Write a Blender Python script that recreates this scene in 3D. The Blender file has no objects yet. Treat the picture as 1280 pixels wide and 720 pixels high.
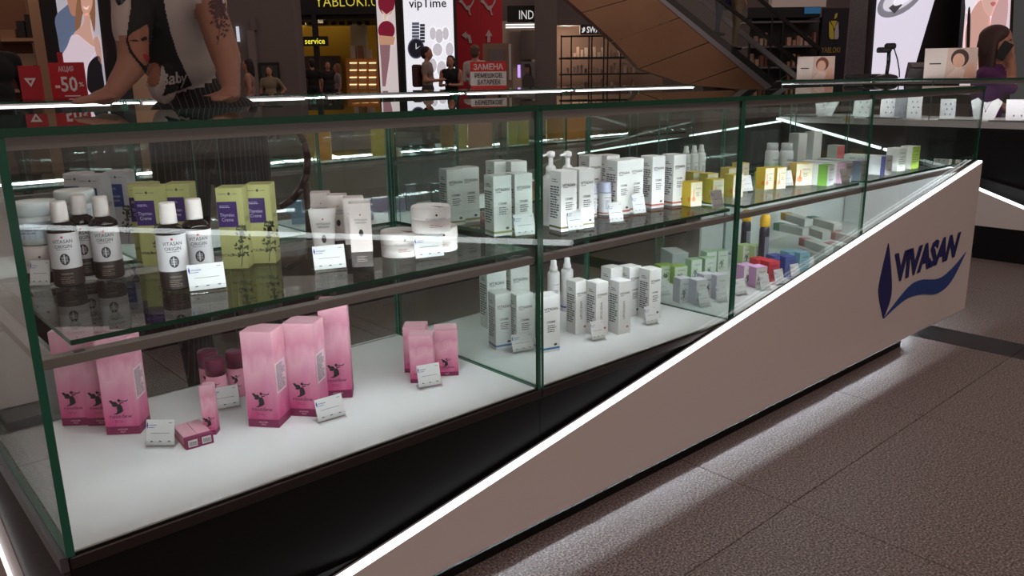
import bpy, math, random
import numpy as np
from mathutils import Vector, Matrix
from mathutils.bvhtree import BVHTree

S = bpy.context.scene
COL = S.collection
random.seed(7)

# ---------------------------------------------------------------- camera
CAM = np.array([0.0, 0.0, 1.05])
FPX = 1005.544
ROT = np.array([[0.74552453, -0.1775971, 0.6423803],
                [-0.66633612, -0.17871823, 0.7239171],
                [-0.01376051, -0.96773915, -0.25157819]])
cd = bpy.data.cameras.new('camera')
cd.sensor_width = 36.0
cd.lens = FPX / 1280 * 36.0
cd.clip_start = 0.02
cd.clip_end = 200
cam = bpy.data.objects.new('camera', cd)
COL.objects.link(cam)
M4 = Matrix.Identity(4)
for i in range(3):
    M4[i][0] = ROT[i][0]; M4[i][1] = -ROT[i][1]; M4[i][2] = -ROT[i][2]; M4[i][3] = CAM[i]
cam.matrix_world = M4
S.camera = cam

# ---------------------------------------------------------------- light, exposure
S.view_settings.view_transform = 'Standard'
S.view_settings.look = 'None'
S.view_settings.gamma = 1.0
S.view_settings.use_curve_mapping = False
S.view_settings.exposure = 0.0
try:
    S.cycles.transparent_max_bounces = 40
    S.cycles.max_bounces = 14
    S.cycles.glossy_bounces = 6
    S.cycles.sample_clamp_indirect = 4.0
    S.cycles.caustics_reflective = False
    S.cycles.caustics_refractive = False
except Exception:
    pass
W = bpy.data.worlds.new('mall_ambient')
S.world = W
W.use_nodes = True
W.node_tree.nodes['Background'].inputs[0].default_value = (1.0, 0.745, 0.675, 1)
W.node_tree.nodes['Background'].inputs[1].default_value = 0.27

def area_light(name, loc, target, sx, sy, power, color):
    l = bpy.data.lights.new(name, 'AREA')
    l.shape = 'RECTANGLE'; l.size = sx; l.size_y = sy; l.energy = power; l.color = color
    o = bpy.data.objects.new(name, l)
    COL.objects.link(o)
    o.location = loc
    d = Vector(target) - Vector(loc)
    o.rotation_euler = d.to_track_quat('-Z', 'Y').to_euler()
    return o
# ceiling luminaires of the mall hall, high above the kiosk
area_light('ceiling_lamp_hall_offscreen', (1.5, -4.0, 6.5), (1.5, -1.5, 0), 6, 1.2, 90, (1.0, 0.80, 0.70))
area_light('ceiling_lamp_aisle_offscreen', (14.0, 8.0, 6.5), (14.0, 9.0, 0), 5, 1.5, 130, (1.0, 0.84, 0.74))

# ---------------------------------------------------------------- pixel helpers
def ray(px, py):
    return ROT @ np.array([px - 640.0, py - 360.0, FPX])
def PL(px, py, ax, v):
    r = ray(px, py)
    return CAM + r * ((v - CAM[ax]) / r[ax])
FN = np.array([ROT[0][2], ROT[1][2], 0.0]); FN /= np.linalg.norm(FN)      # level view direction
FU = np.array([FN[1], -FN[0], 0.0])                                        # level right direction
def BP(px, py, d):
    """point of the upright plane that faces the viewer at level distance d"""
    r = ray(px, py)
    return CAM + r * (d / (r @ FN))

# ---------------------------------------------------------------- materials
MATS = {}
def srgb(c):
    return tuple(((x / 255.0) / 12.92 if x / 255.0 <= 0.04045 else ((x / 255.0 + 0.055) / 1.055) ** 2.4) for x in c)
def mat(name, rgb, rough=0.5, metal=0.0, emit=0.0, spec=0.5, noise=0.0, nscale=20.0, bump=0.0):
    """rgb in sRGB 0..255"""
    if name in MATS:
        return MATS[name]
    m = bpy.data.materials.new(name)
    m.use_nodes = True
    nt = m.node_tree
    b = nt.nodes['Principled BSDF']
    c = srgb(rgb) + (1,)
    b.inputs['Base Color'].default_value = c
    b.inputs['Roughness'].default_value = rough
    b.inputs['Metallic'].default_value = metal
    b.inputs['Specular IOR Level'].default_value = spec
    if emit:
        b.inputs['Emission Color'].default_value = c
        b.inputs['Emission Strength'].default_value = emit
    if noise or bump:
        tc = nt.nodes.new('ShaderNodeTexCoord')
        n = nt.nodes.new('ShaderNodeTexNoise')
        n.inputs['Scale'].default_value = nscale
        n.inputs['Detail'].default_value = 4
        nt.links.new(tc.outputs['Object'], n.inputs['Vector'])
        if noise:
            r = nt.nodes.new('ShaderNodeValToRGB')
            r.color_ramp.elements[0].position = 0.3; r.color_ramp.elements[1].position = 0.7
            r.color_ramp.elements[0].color = tuple(x * (1 - noise) for x in c[:3]) + (1,)
            r.color_ramp.elements[1].color = tuple(min(1, x * (1 + noise)) for x in c[:3]) + (1,)
            nt.links.new(n.outputs['Fac'], r.inputs['Fac'])
            nt.links.new(r.outputs['Color'], b.inputs['Base Color'])
            if emit:
                nt.links.new(r.outputs['Color'], b.inputs['Emission Color'])
        if bump:
            bp = nt.nodes.new('ShaderNodeBump')
            bp.inputs['Strength'].default_value = bump
            nt.links.new(n.outputs['Fac'], bp.inputs['Height'])
            nt.links.new(bp.outputs['Normal'], b.inputs['Normal'])
    MATS[name] = m
    return m

def glass_mat(name, tint, f0=0.03):
    if name in MATS:
        return MATS[name]
    m = bpy.data.materials.new(name)
    m.use_nodes = True
    nt = m.node_tree
    nt.nodes.remove(nt.nodes['Principled BSDF'])
    out = nt.nodes['Material Output']
    tr = nt.nodes.new('ShaderNodeBsdfTransparent'); tr.inputs[0].default_value = tint + (1,)
    gl = nt.nodes.new('ShaderNodeBsdfGlossy'); gl.inputs['Roughness'].default_value = 0.0
    gl.inputs[0].default_value = (0.95, 0.98, 0.97, 1)
    lw = nt.nodes.new('ShaderNodeLayerWeight'); lw.inputs[0].default_value = 0.5
    p = nt.nodes.new('ShaderNodeMath'); p.operation = 'POWER'; p.inputs[1].default_value = 5.0
    q = nt.nodes.new('ShaderNodeMath'); q.operation = 'MULTIPLY_ADD'
    q.inputs[1].default_value = 1 - f0; q.inputs[2].default_value = f0
    nt.links.new(lw.outputs['Facing'], p.inputs[0])
    nt.links.new(p.outputs[0], q.inputs[0])
    mx = nt.nodes.new('ShaderNodeMixShader')
    nt.links.new(q.outputs[0], mx.inputs[0])
    nt.links.new(tr.outputs[0], mx.inputs[1]); nt.links.new(gl.outputs[0], mx.inputs[2])
    nt.links.new(mx.outputs[0], out.inputs['Surface'])
    MATS[name] = m
    return m

def rose_mat():
    """printed card: mottled pale pink at the top turning deep pink at the foot"""
    if 'rose_print' in MATS:
        return MATS['rose_print']
    m = bpy.data.materials.new('rose_print'); m.use_nodes = True
    nt = m.node_tree; b = nt.nodes['Principled BSDF']
    tc = nt.nodes.new('ShaderNodeTexCoord'); sx = nt.nodes.new('ShaderNodeSeparateXYZ')
    nt.links.new(tc.outputs['Generated'], sx.inputs[0])
    n = nt.nodes.new('ShaderNodeTexNoise'); n.inputs['Scale'].default_value = 2.2; n.inputs['Detail'].default_value = 4
    nt.links.new(tc.outputs['Generated'], n.inputs['Vector'])
    a = nt.nodes.new('ShaderNodeMath'); a.operation = 'MULTIPLY_ADD'; a.inputs[1].default_value = 0.55; a.inputs[2].default_value = -0.27
    nt.links.new(n.outputs['Fac'], a.inputs[0])
    s = nt.nodes.new('ShaderNodeMath'); s.operation = 'ADD'
    nt.links.new(sx.outputs['Z'], s.inputs[0]); nt.links.new(a.outputs[0], s.inputs[1])
    r = nt.nodes.new('ShaderNodeValToRGB')
    e = r.color_ramp.elements
    e[0].position = 0.05; e[0].color = srgb((196, 66, 122)) + (1,)
    e[1].position = 0.95; e[1].color = srgb((216, 162, 176)) + (1,)
    x = e.new(0.3); x.color = srgb((212, 120, 156)) + (1,)
    x = e.new(0.6); x.color = srgb((226, 170, 188)) + (1,)
    x = e.new(0.75); x.color = srgb((208, 138, 160)) + (1,)
    nt.links.new(s.outputs[0], r.inputs['Fac']); nt.links.new(r.outputs['Color'], b.inputs['Base Color'])
    b.inputs['Roughness'].default_value = 0.4
    MATS['rose_print'] = m
    return m

def granite_mat():
    m = bpy.data.materials.new('granite'); m.use_nodes = True
    nt = m.node_tree; b = nt.nodes['Principled BSDF']
    tc = nt.nodes.new('ShaderNodeTexCoord')
    v = nt.nodes.new('ShaderNodeTexVoronoi'); v.inputs['Scale'].default_value = 250
    n = nt.nodes.new('ShaderNodeTexNoise'); n.inputs['Scale'].default_value = 190; n.inputs['Detail'].default_value = 6
    n2 = nt.nodes.new('ShaderNodeTexNoise'); n2.inputs['Scale'].default_value = 4; n2.inputs['Detail'].default_value = 3
    geo = nt.nodes.new('ShaderNodeNewGeometry')
    for x in (v, n, n2):
        nt.links.new(geo.outputs['Position'], x.inputs['Vector'])
    r = nt.nodes.new('ShaderNodeValToRGB')
    e = r.color_ramp.elements
    e[0].position = 0.34; e[0].color = srgb((46, 40, 40)) + (1,)
    e[1].position = 0.66; e[1].color = srgb((186, 168, 160)) + (1,)
    x = e.new(0.46); x.color = srgb((108, 97, 94)) + (1,)
    x = e.new(0.55); x.color = srgb((142, 128, 123)) + (1,)
    nt.links.new(n.outputs['Fac'], r.inputs['Fac'])
    mx = nt.nodes.new('ShaderNodeMix'); mx.data_type = 'RGBA'; mx.blend_type = 'MULTIPLY'; mx.inputs[0].default_value = 0.6
    r2 = nt.nodes.new('ShaderNodeValToRGB')
    r2.color_ramp.elements[0].color = (0.25, 0.23, 0.23, 1); r2.color_ramp.elements[1].color = (1, 1, 1, 1)
    r2.color_ramp.elements[1].position = 0.5
    nt.links.new(v.outputs['Color'], r2.inputs['Fac'])
    nt.links.new(r.outputs['Color'], mx.inputs[6]); nt.links.new(r2.outputs['Color'], mx.inputs[7])
    nt.links.new(mx.outputs[2], b.inputs['Base Color'])
    b.inputs['Roughness'].default_value = 0.42
    MATS['granite'] = m
    return m

# ---------------------------------------------------------------- mesh building
class MB:
    def __init__(s):
        s.v = []; s.f = []; s.mi = []; s.ms = []; s.sm = []
    def _m(s, m):
        if m not in s.ms:
            s.ms.append(m)
        return s.ms.index(m)
    def add(s, vs, fs, m, smooth=False):
        o = len(s.v); k = s._m(m)
        s.v += [tuple(float(c) for c in p) for p in vs]
        for f in fs:
            s.f.append(tuple(i + o for i in f)); s.mi.append(k); s.sm.append(smooth)
        return s
    def box(s, x0, x1, y0, y1, z0, z1, m, mats=None):
        """mats: optional dict face->material; faces: -z +z -y +x +y -x"""
        vs = [(x0, y0, z0), (x1, y0, z0), (x1, y1, z0), (x0, y1, z0), (x0, y0, z1), (x1, y0, z1), (x1, y1, z1), (x0, y1, z1)]
        fs = {'-z': (3, 2, 1, 0), '+z': (4, 5, 6, 7), '-y': (0, 1, 5, 4), '+x': (1, 2, 6, 5), '+y': (2, 3, 7, 6), '-x': (3, 0, 4, 7)}
        if not mats:
            return s.add(vs, list(fs.values()), m)
        o = len(s.v); s.v += [tuple(map(float, p)) for p in vs]
        for k, f in fs.items():
            s.f.append(tuple(i + o for i in f)); s.mi.append(s._m(mats.get(k, m))); s.sm.append(False)
        return s
    def cbox(s, x0, x1, y0, y1, z0, z1, m, c=0.002):
        """box with chamfered edges"""
        xs = (x0, x1); ys = (y0, y1); zs = (z0, z1)
        vs = []; idx = {}
        for i in (0, 1):
            for j in (0, 1):
                for k in (0, 1):
                    p = [xs[i], ys[j], zs[k]]; sg = [c if i == 0 else -c, c if j == 0 else -c, c if k == 0 else -c]
                    for a in range(3):
                        q = [p[t] + (0 if t == a else sg[t]) for t in range(3)]
                        idx[(i, j, k, a)] = len(vs); vs.append(q)
        fs = []
        for a in range(3):
            b, d = (a + 1) % 3, (a + 2) % 3
            for e in (0, 1):
                ring = []
                for (u, w) in ((0, 0), (1, 0), (1, 1), (0, 1)):
                    t = [0, 0, 0]; t[a] = e; t[b] = u; t[d] = w
                    ring.append(idx[(t[0], t[1], t[2], a)])
                fs.append(tuple(ring if e else ring[::-1]))
        for a in range(3):
            b, d = (a + 1) % 3, (a + 2) % 3
            for u in (0, 1):
                for w in (0, 1):
                    def I(e, ax):
                        t = [0, 0, 0]; t[a] = e; t[b] = u; t[d] = w
                        return idx[(t[0], t[1], t[2], ax)]
                    q = (I(0, b), I(1, b), I(1, d), I(0, d))
                    fs.append(q if u != w else q[::-1])
        for i in (0, 1):
            for j in (0, 1):
                for k in (0, 1):
                    t = (idx[(i, j, k, 0)], idx[(i, j, k, 1)], idx[(i, j, k, 2)])
                    fs.append(t if (i + j + k) % 2 else t[::-1])
        return s.add(vs, fs, m)
    def lathe(s, prof, n, m, cx=0, cy=0, mats=None, cap=True, smooth=True):
        """prof list of (r,z) bottom to top; mats optional list per segment"""
        vs = []
        for r, z in prof:
            for i in range(n):
                a = 2 * math.pi * i / n
                vs.append((cx + r * math.cos(a), cy + r * math.sin(a), z))
        o = len(s.v); s.v += vs
        for j in range(len(prof) - 1):
            k = s._m(mats[j] if mats else m)
            for i in range(n):
                i2 = (i + 1) % n
                s.f.append((o + j * n + i, o + j * n + i2, o + (j + 1) * n + i2, o + (j + 1) * n + i)); s.mi.append(k); s.sm.append(smooth)
        if cap:
            s.f.append(tuple(o + i for i in range(n))[::-1]); s.mi.append(s._m(mats[0] if mats else m)); s.sm.append(False)
            t = o + (len(prof) - 1) * n
            s.f.append(tuple(t + i for i in range(n))); s.mi.append(s._m(mats[-1] if mats else m)); s.sm.append(False)
        return s
    def tube(s, p0, p1, r0, r1, n, m, cap=True):
        p0 = np.array(p0, float); p1 = np.array(p1, float)
        d = p1 - p0; L = np.linalg.norm(d)
        d = d / (L if L else 1)
        a = np.cross(d, (0, 0, 1.0))
        if np.linalg.norm(a) < 1e-3:
            a = np.cross(d, (1.0, 0, 0))
        a /= np.linalg.norm(a); b = np.cross(d, a)
        vs = []
        for p, r in ((p0, r0), (p1, r1)):
            for i in range(n):
                t = 2 * math.pi * i / n
                vs.append(p + r * (a * math.cos(t) - b * math.sin(t)))
        fs = [(i, (i + 1) % n, n + (i + 1) % n, n + i) for i in range(n)]
        s.add(vs, fs, m, True)
        if cap:
            o = len(s.v) - 2 * n
            s.f.append(tuple(o + i for i in range(n))[::-1]); s.mi.append(s._m(m)); s.sm.append(False)
            s.f.append(tuple(o + n + i for i in range(n))); s.mi.append(s._m(m)); s.sm.append(False)
        return s
    def path(s, pts, r, n, m):
        for a, b in zip(pts[:-1], pts[1:]):
            s.tube(a, b, r, r, n, m)
        return s
    def ell(s, c, r, m, nu=14, nv=9, rot=None):
        vs = []; fs = []
        for j in range(nv + 1):
            t = math.pi * j / nv
            for i in range(nu):
                a = 2 * math.pi * i / nu
                p = np.array([r[0] * math.sin(t) * math.cos(a), r[1] * math.sin(t) * math.sin(a), -r[2] * math.cos(t)])
                if rot is not None:
                    p = rot @ p
                vs.append(p + np.array(c, float))
        for j in range(nv):
            for i in range(nu):
                i2 = (i + 1) % nu
                fs.append((j * nu + i, j * nu + i2, (j + 1) * nu + i2, (j + 1) * nu + i))
        return s.add(vs, fs, m, True)
    def prism(s, pts, ax, a0, a1, m, mside=None):
        """extrude a 2d outline along axis ax (pts are the other two coords in order)"""
        def P(p, a):
            q = list(p); q.insert(ax, a); return q
        n = len(pts)
        vs = [P(p, a0) for p in pts] + [P(p, a1) for p in pts]
        fs = [(i, (i + 1) % n, n + (i + 1) % n, n + i) for i in range(n)]
        s.add(vs, [tuple(range(n))[::-1], tuple(range(n, 2 * n))], m)
        o = len(s.v) - 2 * n; k = s._m(mside or m)
        for f in fs:
            s.f.append(tuple(o + i for i in f)); s.mi.append(k); s.sm.append(False)
        return s
    def mesh(s, name):
        me = bpy.data.meshes.new(name)
        me.from_pydata(s.v, [], s.f)
        for m in s.ms:
            me.materials.append(m)
        me.polygons.foreach_set('material_index', s.mi)
        me.polygons.foreach_set('use_smooth', s.sm)
        me.update()
        return me

def link(name, data, parent=None, loc=(0, 0, 0), rot=(0, 0, 0)):
    o = bpy.data.objects.new(name, data)
    COL.objects.link(o)
    o.location = loc; o.rotation_euler = rot
    if parent is not None:
        o.parent = parent
    return o
def tag(o, label=None, cat=None, group=None, kind=None):
    if label: o['label'] = label
    if cat: o['category'] = cat
    if group: o['group'] = group
    if kind: o['kind'] = kind
    return o
def thing(name, label, cat, loc=(0, 0, 0), rotz=0.0, group=None):
    o = link(name, None, None, loc, (0, 0, rotz))
    o.empty_display_size = 0.05
    return tag(o, label, cat, group)
def worldpart(name, mb, parent=None, label=None):
    """a part whose builder holds world coordinates; parents here have no rotation"""
    me = mb.mesh(name)
    if parent is not None:
        p = Vector((0, 0, 0)); q = parent
        while q is not None:
            p += q.location; q = q.parent
        me.transform(Matrix.Translation(-p))
    o = link(name, me, parent)
    if label: o['label'] = label
    return o
def struct(name, mb, parent=None):
    o = worldpart(name, mb, parent)
    if parent is None:
        o['kind'] = 'structure'
    return o

# ---------------------------------------------------------------- text and flat print
TX = {}
def text_arr(s, bold=0.0, space=1.0):
    """(verts Nx2, faces) of a string, height of capitals = 1"""
    k = (s, bold, space)
    if k in TX:
        return TX[k]
    c = bpy.data.curves.new('txt', 'FONT')
    c.body = s; c.resolution_u = 2; c.offset = bold; c.space_character = space
    c.align_x = 'CENTER'
    o = bpy.data.objects.new('txt', c)
    me = bpy.data.meshes.new_from_object(o)
    v = np.array([tuple(x.co)[:2] for x in me.vertices]).reshape(-1, 2) / 0.729
    f = [tuple(p.vertices) for p in me.polygons]
    bpy.data.objects.remove(o); bpy.data.curves.remove(c); bpy.data.meshes.remove(me)
    TX[k] = (v, f)
    return TX[k]
def fit_text(s, w, h, bold=0.0, space=1.0, shear=0.0):
    v, f = text_arr(s, bold, space)
    v = v.copy()
    v[:, 0] += shear * v[:, 1]
    lo, hi = v.min(0), v.max(0)
    v -= (lo + hi) / 2
    if w and h:
        v *= np.array([w / (hi[0] - lo[0]), h / (hi[1] - lo[1])])
    elif h:
        v *= h / (hi[1] - lo[1])
    else:
        v *= w / (hi[0] - lo[0])
    return v, f
def wrap(v2, r, z0, eps=0.0004):
    """bend flat print (x,z) round a cylinder of radius r, facing -y"""
    a = v2[:, 0] / r
    return np.stack([(r + eps) * np.sin(a), -(r + eps) * np.cos(a), z0 + v2[:, 1]], 1)
def onface(v2, y, cx=0.0, cz=0.0, eps=0.0004):
    """flat print on the front face (facing -y)"""
    return np.stack([v2[:, 0] + cx, np.full(len(v2), y - eps), v2[:, 1] + cz], 1)
def onside(v2, x, cy=0.0, cz=0.0, eps=0.0004):
    """flat print on the side face that looks to -x: reads from back to front"""
    return np.stack([np.full(len(v2), x - eps), cy - v2[:, 0], v2[:, 1] + cz], 1)
def onxside(v2, x, cy=0.0, cz=0.0, eps=0.0004):
    return np.stack([np.full(len(v2), x + eps), cy + v2[:, 0], v2[:, 1] + cz], 1)
def lines2d(w, h, n, fill=0.55, seed=1, ragged=True):
    """a block of n lines of fine print as thin bars"""
    rnd = random.Random(seed)
    vs = []; fs = []
    for i in range(n):
        z = h / 2 - h * (i + 0.5) / n; t = h / n * fill / 2
        x = -w / 2
        end = w / 2 - (rnd.random() * 0.35 * w if ragged else 0)
        while x < end - 1e-5:
            L = min(w * (0.12 + 0.25 * rnd.random()), end - x)
            o = len(vs)
            vs += [(x, z - t), (x + L, z - t), (x + L, z + t), (x, z + t)]; fs.append((o, o + 1, o + 2, o + 3))
            x += L + w * 0.05
    return np.array(vs), fs
def rect2d(x0, x1, z0, z1):
    return np.array([(x0, z0), (x1, z0), (x1, z1), (x0, z1)]), [(0, 1, 2, 3)]
def disc2d(r, cx=0, cz=0, n=12, rz=None):
    return np.array([(cx + r * math.cos(2 * math.pi * i / n), cz + (rz or r) * math.sin(2 * math.pi * i / n)) for i in range(n)]), [tuple(range(n))]
def join2d(*parts):
    vs = []; fs = []
    for v, f in parts:
        o = len(vs); vs += [tuple(p) for p in v]; fs += [tuple(i + o for i in q) for q in f]
    return np.array(vs), fs
def leaf_print(w, h, seed=3):
    """a sprig: stem with many small leaves"""
    rnd = random.Random(seed)
    out = []
    stem = [(0.15 * w * math.sin(t * 2.2) , h * t) for t in [i / 8 for i in range(9)]]
    for a, b in zip(stem[:-1], stem[1:]):
        t = 0.012 * w + 0.0002
        out.append((np.array([(a[0] - t, a[1]), (a[0] + t, a[1]), (b[0] + t, b[1]), (b[0] - t, b[1])]), [(0, 1, 2, 3)]))
    for i in range(64):
        t = 0.28 + 0.72 * rnd.random()
        x0 = 0.15 * w * math.sin(t * 2.2); z0 = h * t
        a = rnd.uniform(0, 2 * math.pi); R = rnd.uniform(0.05, 0.5) * w * (1.15 - 0.5 * t)
        cx = x0 + R * math.cos(a); cz = z0 + 0.6 * R * math.sin(a)
        L = w * rnd.uniform(0.07, 0.13); b = rnd.uniform(0, math.pi); q = 0.5
        ca, sa = math.cos(b), math.sin(b)
        out.append((np.array([(cx - L * ca, cz - L * sa), (cx + L * q * sa, cz - L * q * ca), (cx + L * ca, cz + L * sa), (cx - L * q * sa, cz + L * q * ca)]), [(0, 1, 2, 3)]))
    return join2d(*out)
def fairy_print(h):
    """small winged figure blowing a horn"""
    k = h
    dress = np.array([(-.18, -.5), (.05, -.42), (.22, -.3), (.2, -.05), (.12, .12), (-.04, .12), (-.12, -.08), (-.1, -.25)]) * k
    wing = np.array([(-.02, .1), (-.14, .02), (-.36, .12), (-.5, .34), (-.32, .36), (-.3, .28), (-.1, .26)]) * k
    wing2 = np.array([(-.05, .06), (-.14, -.04), (-.34, -.02), (-.36, .08), (-.2, .1)]) * k
    arm = np.array([(.08, .12), (.3, .2), (.3, .25), (.06, .2)]) * k
    horn = np.array([(.12, .3), (.46, .26), (.56, .36), (.52, .4), (.46, .32), (.12, .34)]) * k
    leg = np.array([(-.12, -.46), (-.26, -.5), (-.3, -.45), (-.1, -.38)]) * k
    return join2d(*[(a, [tuple(range(len(a)))]) for a in (dress, wing, wing2, arm, horn, leg)], disc2d(.09 * k, .06 * k, .33 * k))
def oval_seal(w, h):
    parts = [disc2d(w / 2, 0, 0, 16, h / 2)]
    return join2d(*parts)
def pm(v3, faces, m, name='print'):
    return MB().add(v3, faces, m).mesh(name)
# ---------------------------------------------------------------- shared materials
GLASS = glass_mat('clear_glass', (0.955, 0.98, 0.97))
CLEAR = glass_mat('clear_acrylic', (0.97, 0.98, 0.98), 0.04)
EDGE = mat('green_glass_edge', (20, 80, 58), 0.15)
EDGE3 = mat('lit_glass_edge', (38, 104, 84), 0.15)  # lighter copy of the edge green: light on upright edges put into the colour
EDGE2 = mat('pale_glass_edge', (96, 150, 136), 0.15)
BLACK = mat('black_laminate', (7, 6, 7), 0.55, spec=0.25)
TRIM = mat('dark_bronze_trim', (58, 50, 48), 0.4, 0.6)
ALU = mat('grey_aluminium', (150, 140, 137), 0.5, 0.25)
STEEL = mat('brushed_steel', (120, 120, 128), 0.3, 0.9)
WBOARD = mat('white_board', (224, 226, 227), 0.55, noise=0.03, nscale=6)
PANEL = mat('white_lacquer_panel', (226, 217, 214), 0.3)
LED = mat('led_white', (250, 252, 255), 0.5, emit=2.2)
LEDSOFT = mat('led_case', (245, 250, 255), 0.5, emit=31.0)
PRN = mat('ink_black', (32, 30, 34), 0.6)
PRG = mat('ink_grey', (72, 72, 78), 0.6)
PRB = mat('ink_blue', (38, 62, 150), 0.5)
WHITE = mat('white_paper', (214, 214, 214), 0.6)
GRAN = granite_mat()

# ---------------------------------------------------------------- floor
T = 0.80
JX, JY = 1.735, 0.905
mb = MB(); mb.box(-16, 44, -9, 46, -0.06, -0.012, mat('floor_joint', (60, 52, 50), 0.7))
floor = struct('floor', mb)
tile_me = MB().cbox(-T / 2 + 0.0012, T / 2 - 0.0012, -T / 2 + 0.0012, T / 2 - 0.0012, -0.014, 0.0, GRAN, 0.0008).mesh('tile')
SX0, SX1 = 3.372, 3.535
cols = [JX + T * (i + 0.5) for i in range(-4, 2)]
for cx in cols:
    for j in range(-5, 7):
        link('tile', tile_me, floor, (cx, JY + T * (j + 0.5), 0))
lastx = JX + 2 * T
# dark granite strip set in the floor, then the tiles go on behind it
for j in range(-5, 7):
    y = JY + T * (j + 0.5)
    me = bpy.data.meshes.get('dark_tile') or MB().cbox(0.0008, SX1 - lastx - 0.0008, -T / 2 + 0.0008, T / 2 - 0.0008, -0.014, 0.0, mat('black_granite', (30, 27, 29), 0.35, noise=0.2, nscale=180), 0.0006).mesh('dark_tile')
    link('dark_tile', me, floor, (lastx, y, 0))
    for i in range(5):
        link('tile', tile_me, floor, (SX1 + T * (i + 0.5), y, 0))
mb = MB()
GF = mat('granite_far', (92, 82, 80), 0.4, noise=0.25, nscale=60)
mb.box(-16, JX - 4 * T, -9, 46, -0.012, 0, GF)
mb.box(SX1 + 5 * T, 44, -9, 46, -0.012, 0, GF)
mb.box(JX - 4 * T, SX1 + 5 * T, JY + 7 * T, 46, -0.012, 0, GF)
mb.box(JX - 4 * T, SX1 + 5 * T, -9, JY - 5 * T, -0.012, 0, GF)
o = struct('floor_far_granite', mb, floor); o['kind'] = 'structure'

# ---------------------------------------------------------------- glass showcase units
YF, YB = 1.25, 1.83
ZF, ZS, ZT = 0.3625, 0.690, 0.996
GT = 0.008
def pane(name, x0, x1, y0, y1, z0, z1, thin, parent, loc, edge=None):
    e = edge or EDGE
    ks = {'x': ('-x', '+x'), 'y': ('-y', '+y'), 'z': ('-z', '+z')}[thin]
    mats = {k: GLASS for k in ks}
    mb = MB(); mb.box(x0 - loc[0], x1 - loc[0], y0 - loc[1], y1 - loc[1], z0 - loc[2], z1 - loc[2], e, mats)
    return link(name, mb.mesh(name), parent)
def wbox(name, b, m, parent, loc, c=0.0):
    mb = MB(); q = (b[0] - loc[0], b[1] - loc[0], b[2] - loc[1], b[3] - loc[1], b[4] - loc[2], b[5] - loc[2])
    (mb.cbox(*q, m, c) if c else mb.box(*q, m))
    return link(name, mb.mesh(name), parent)

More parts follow.
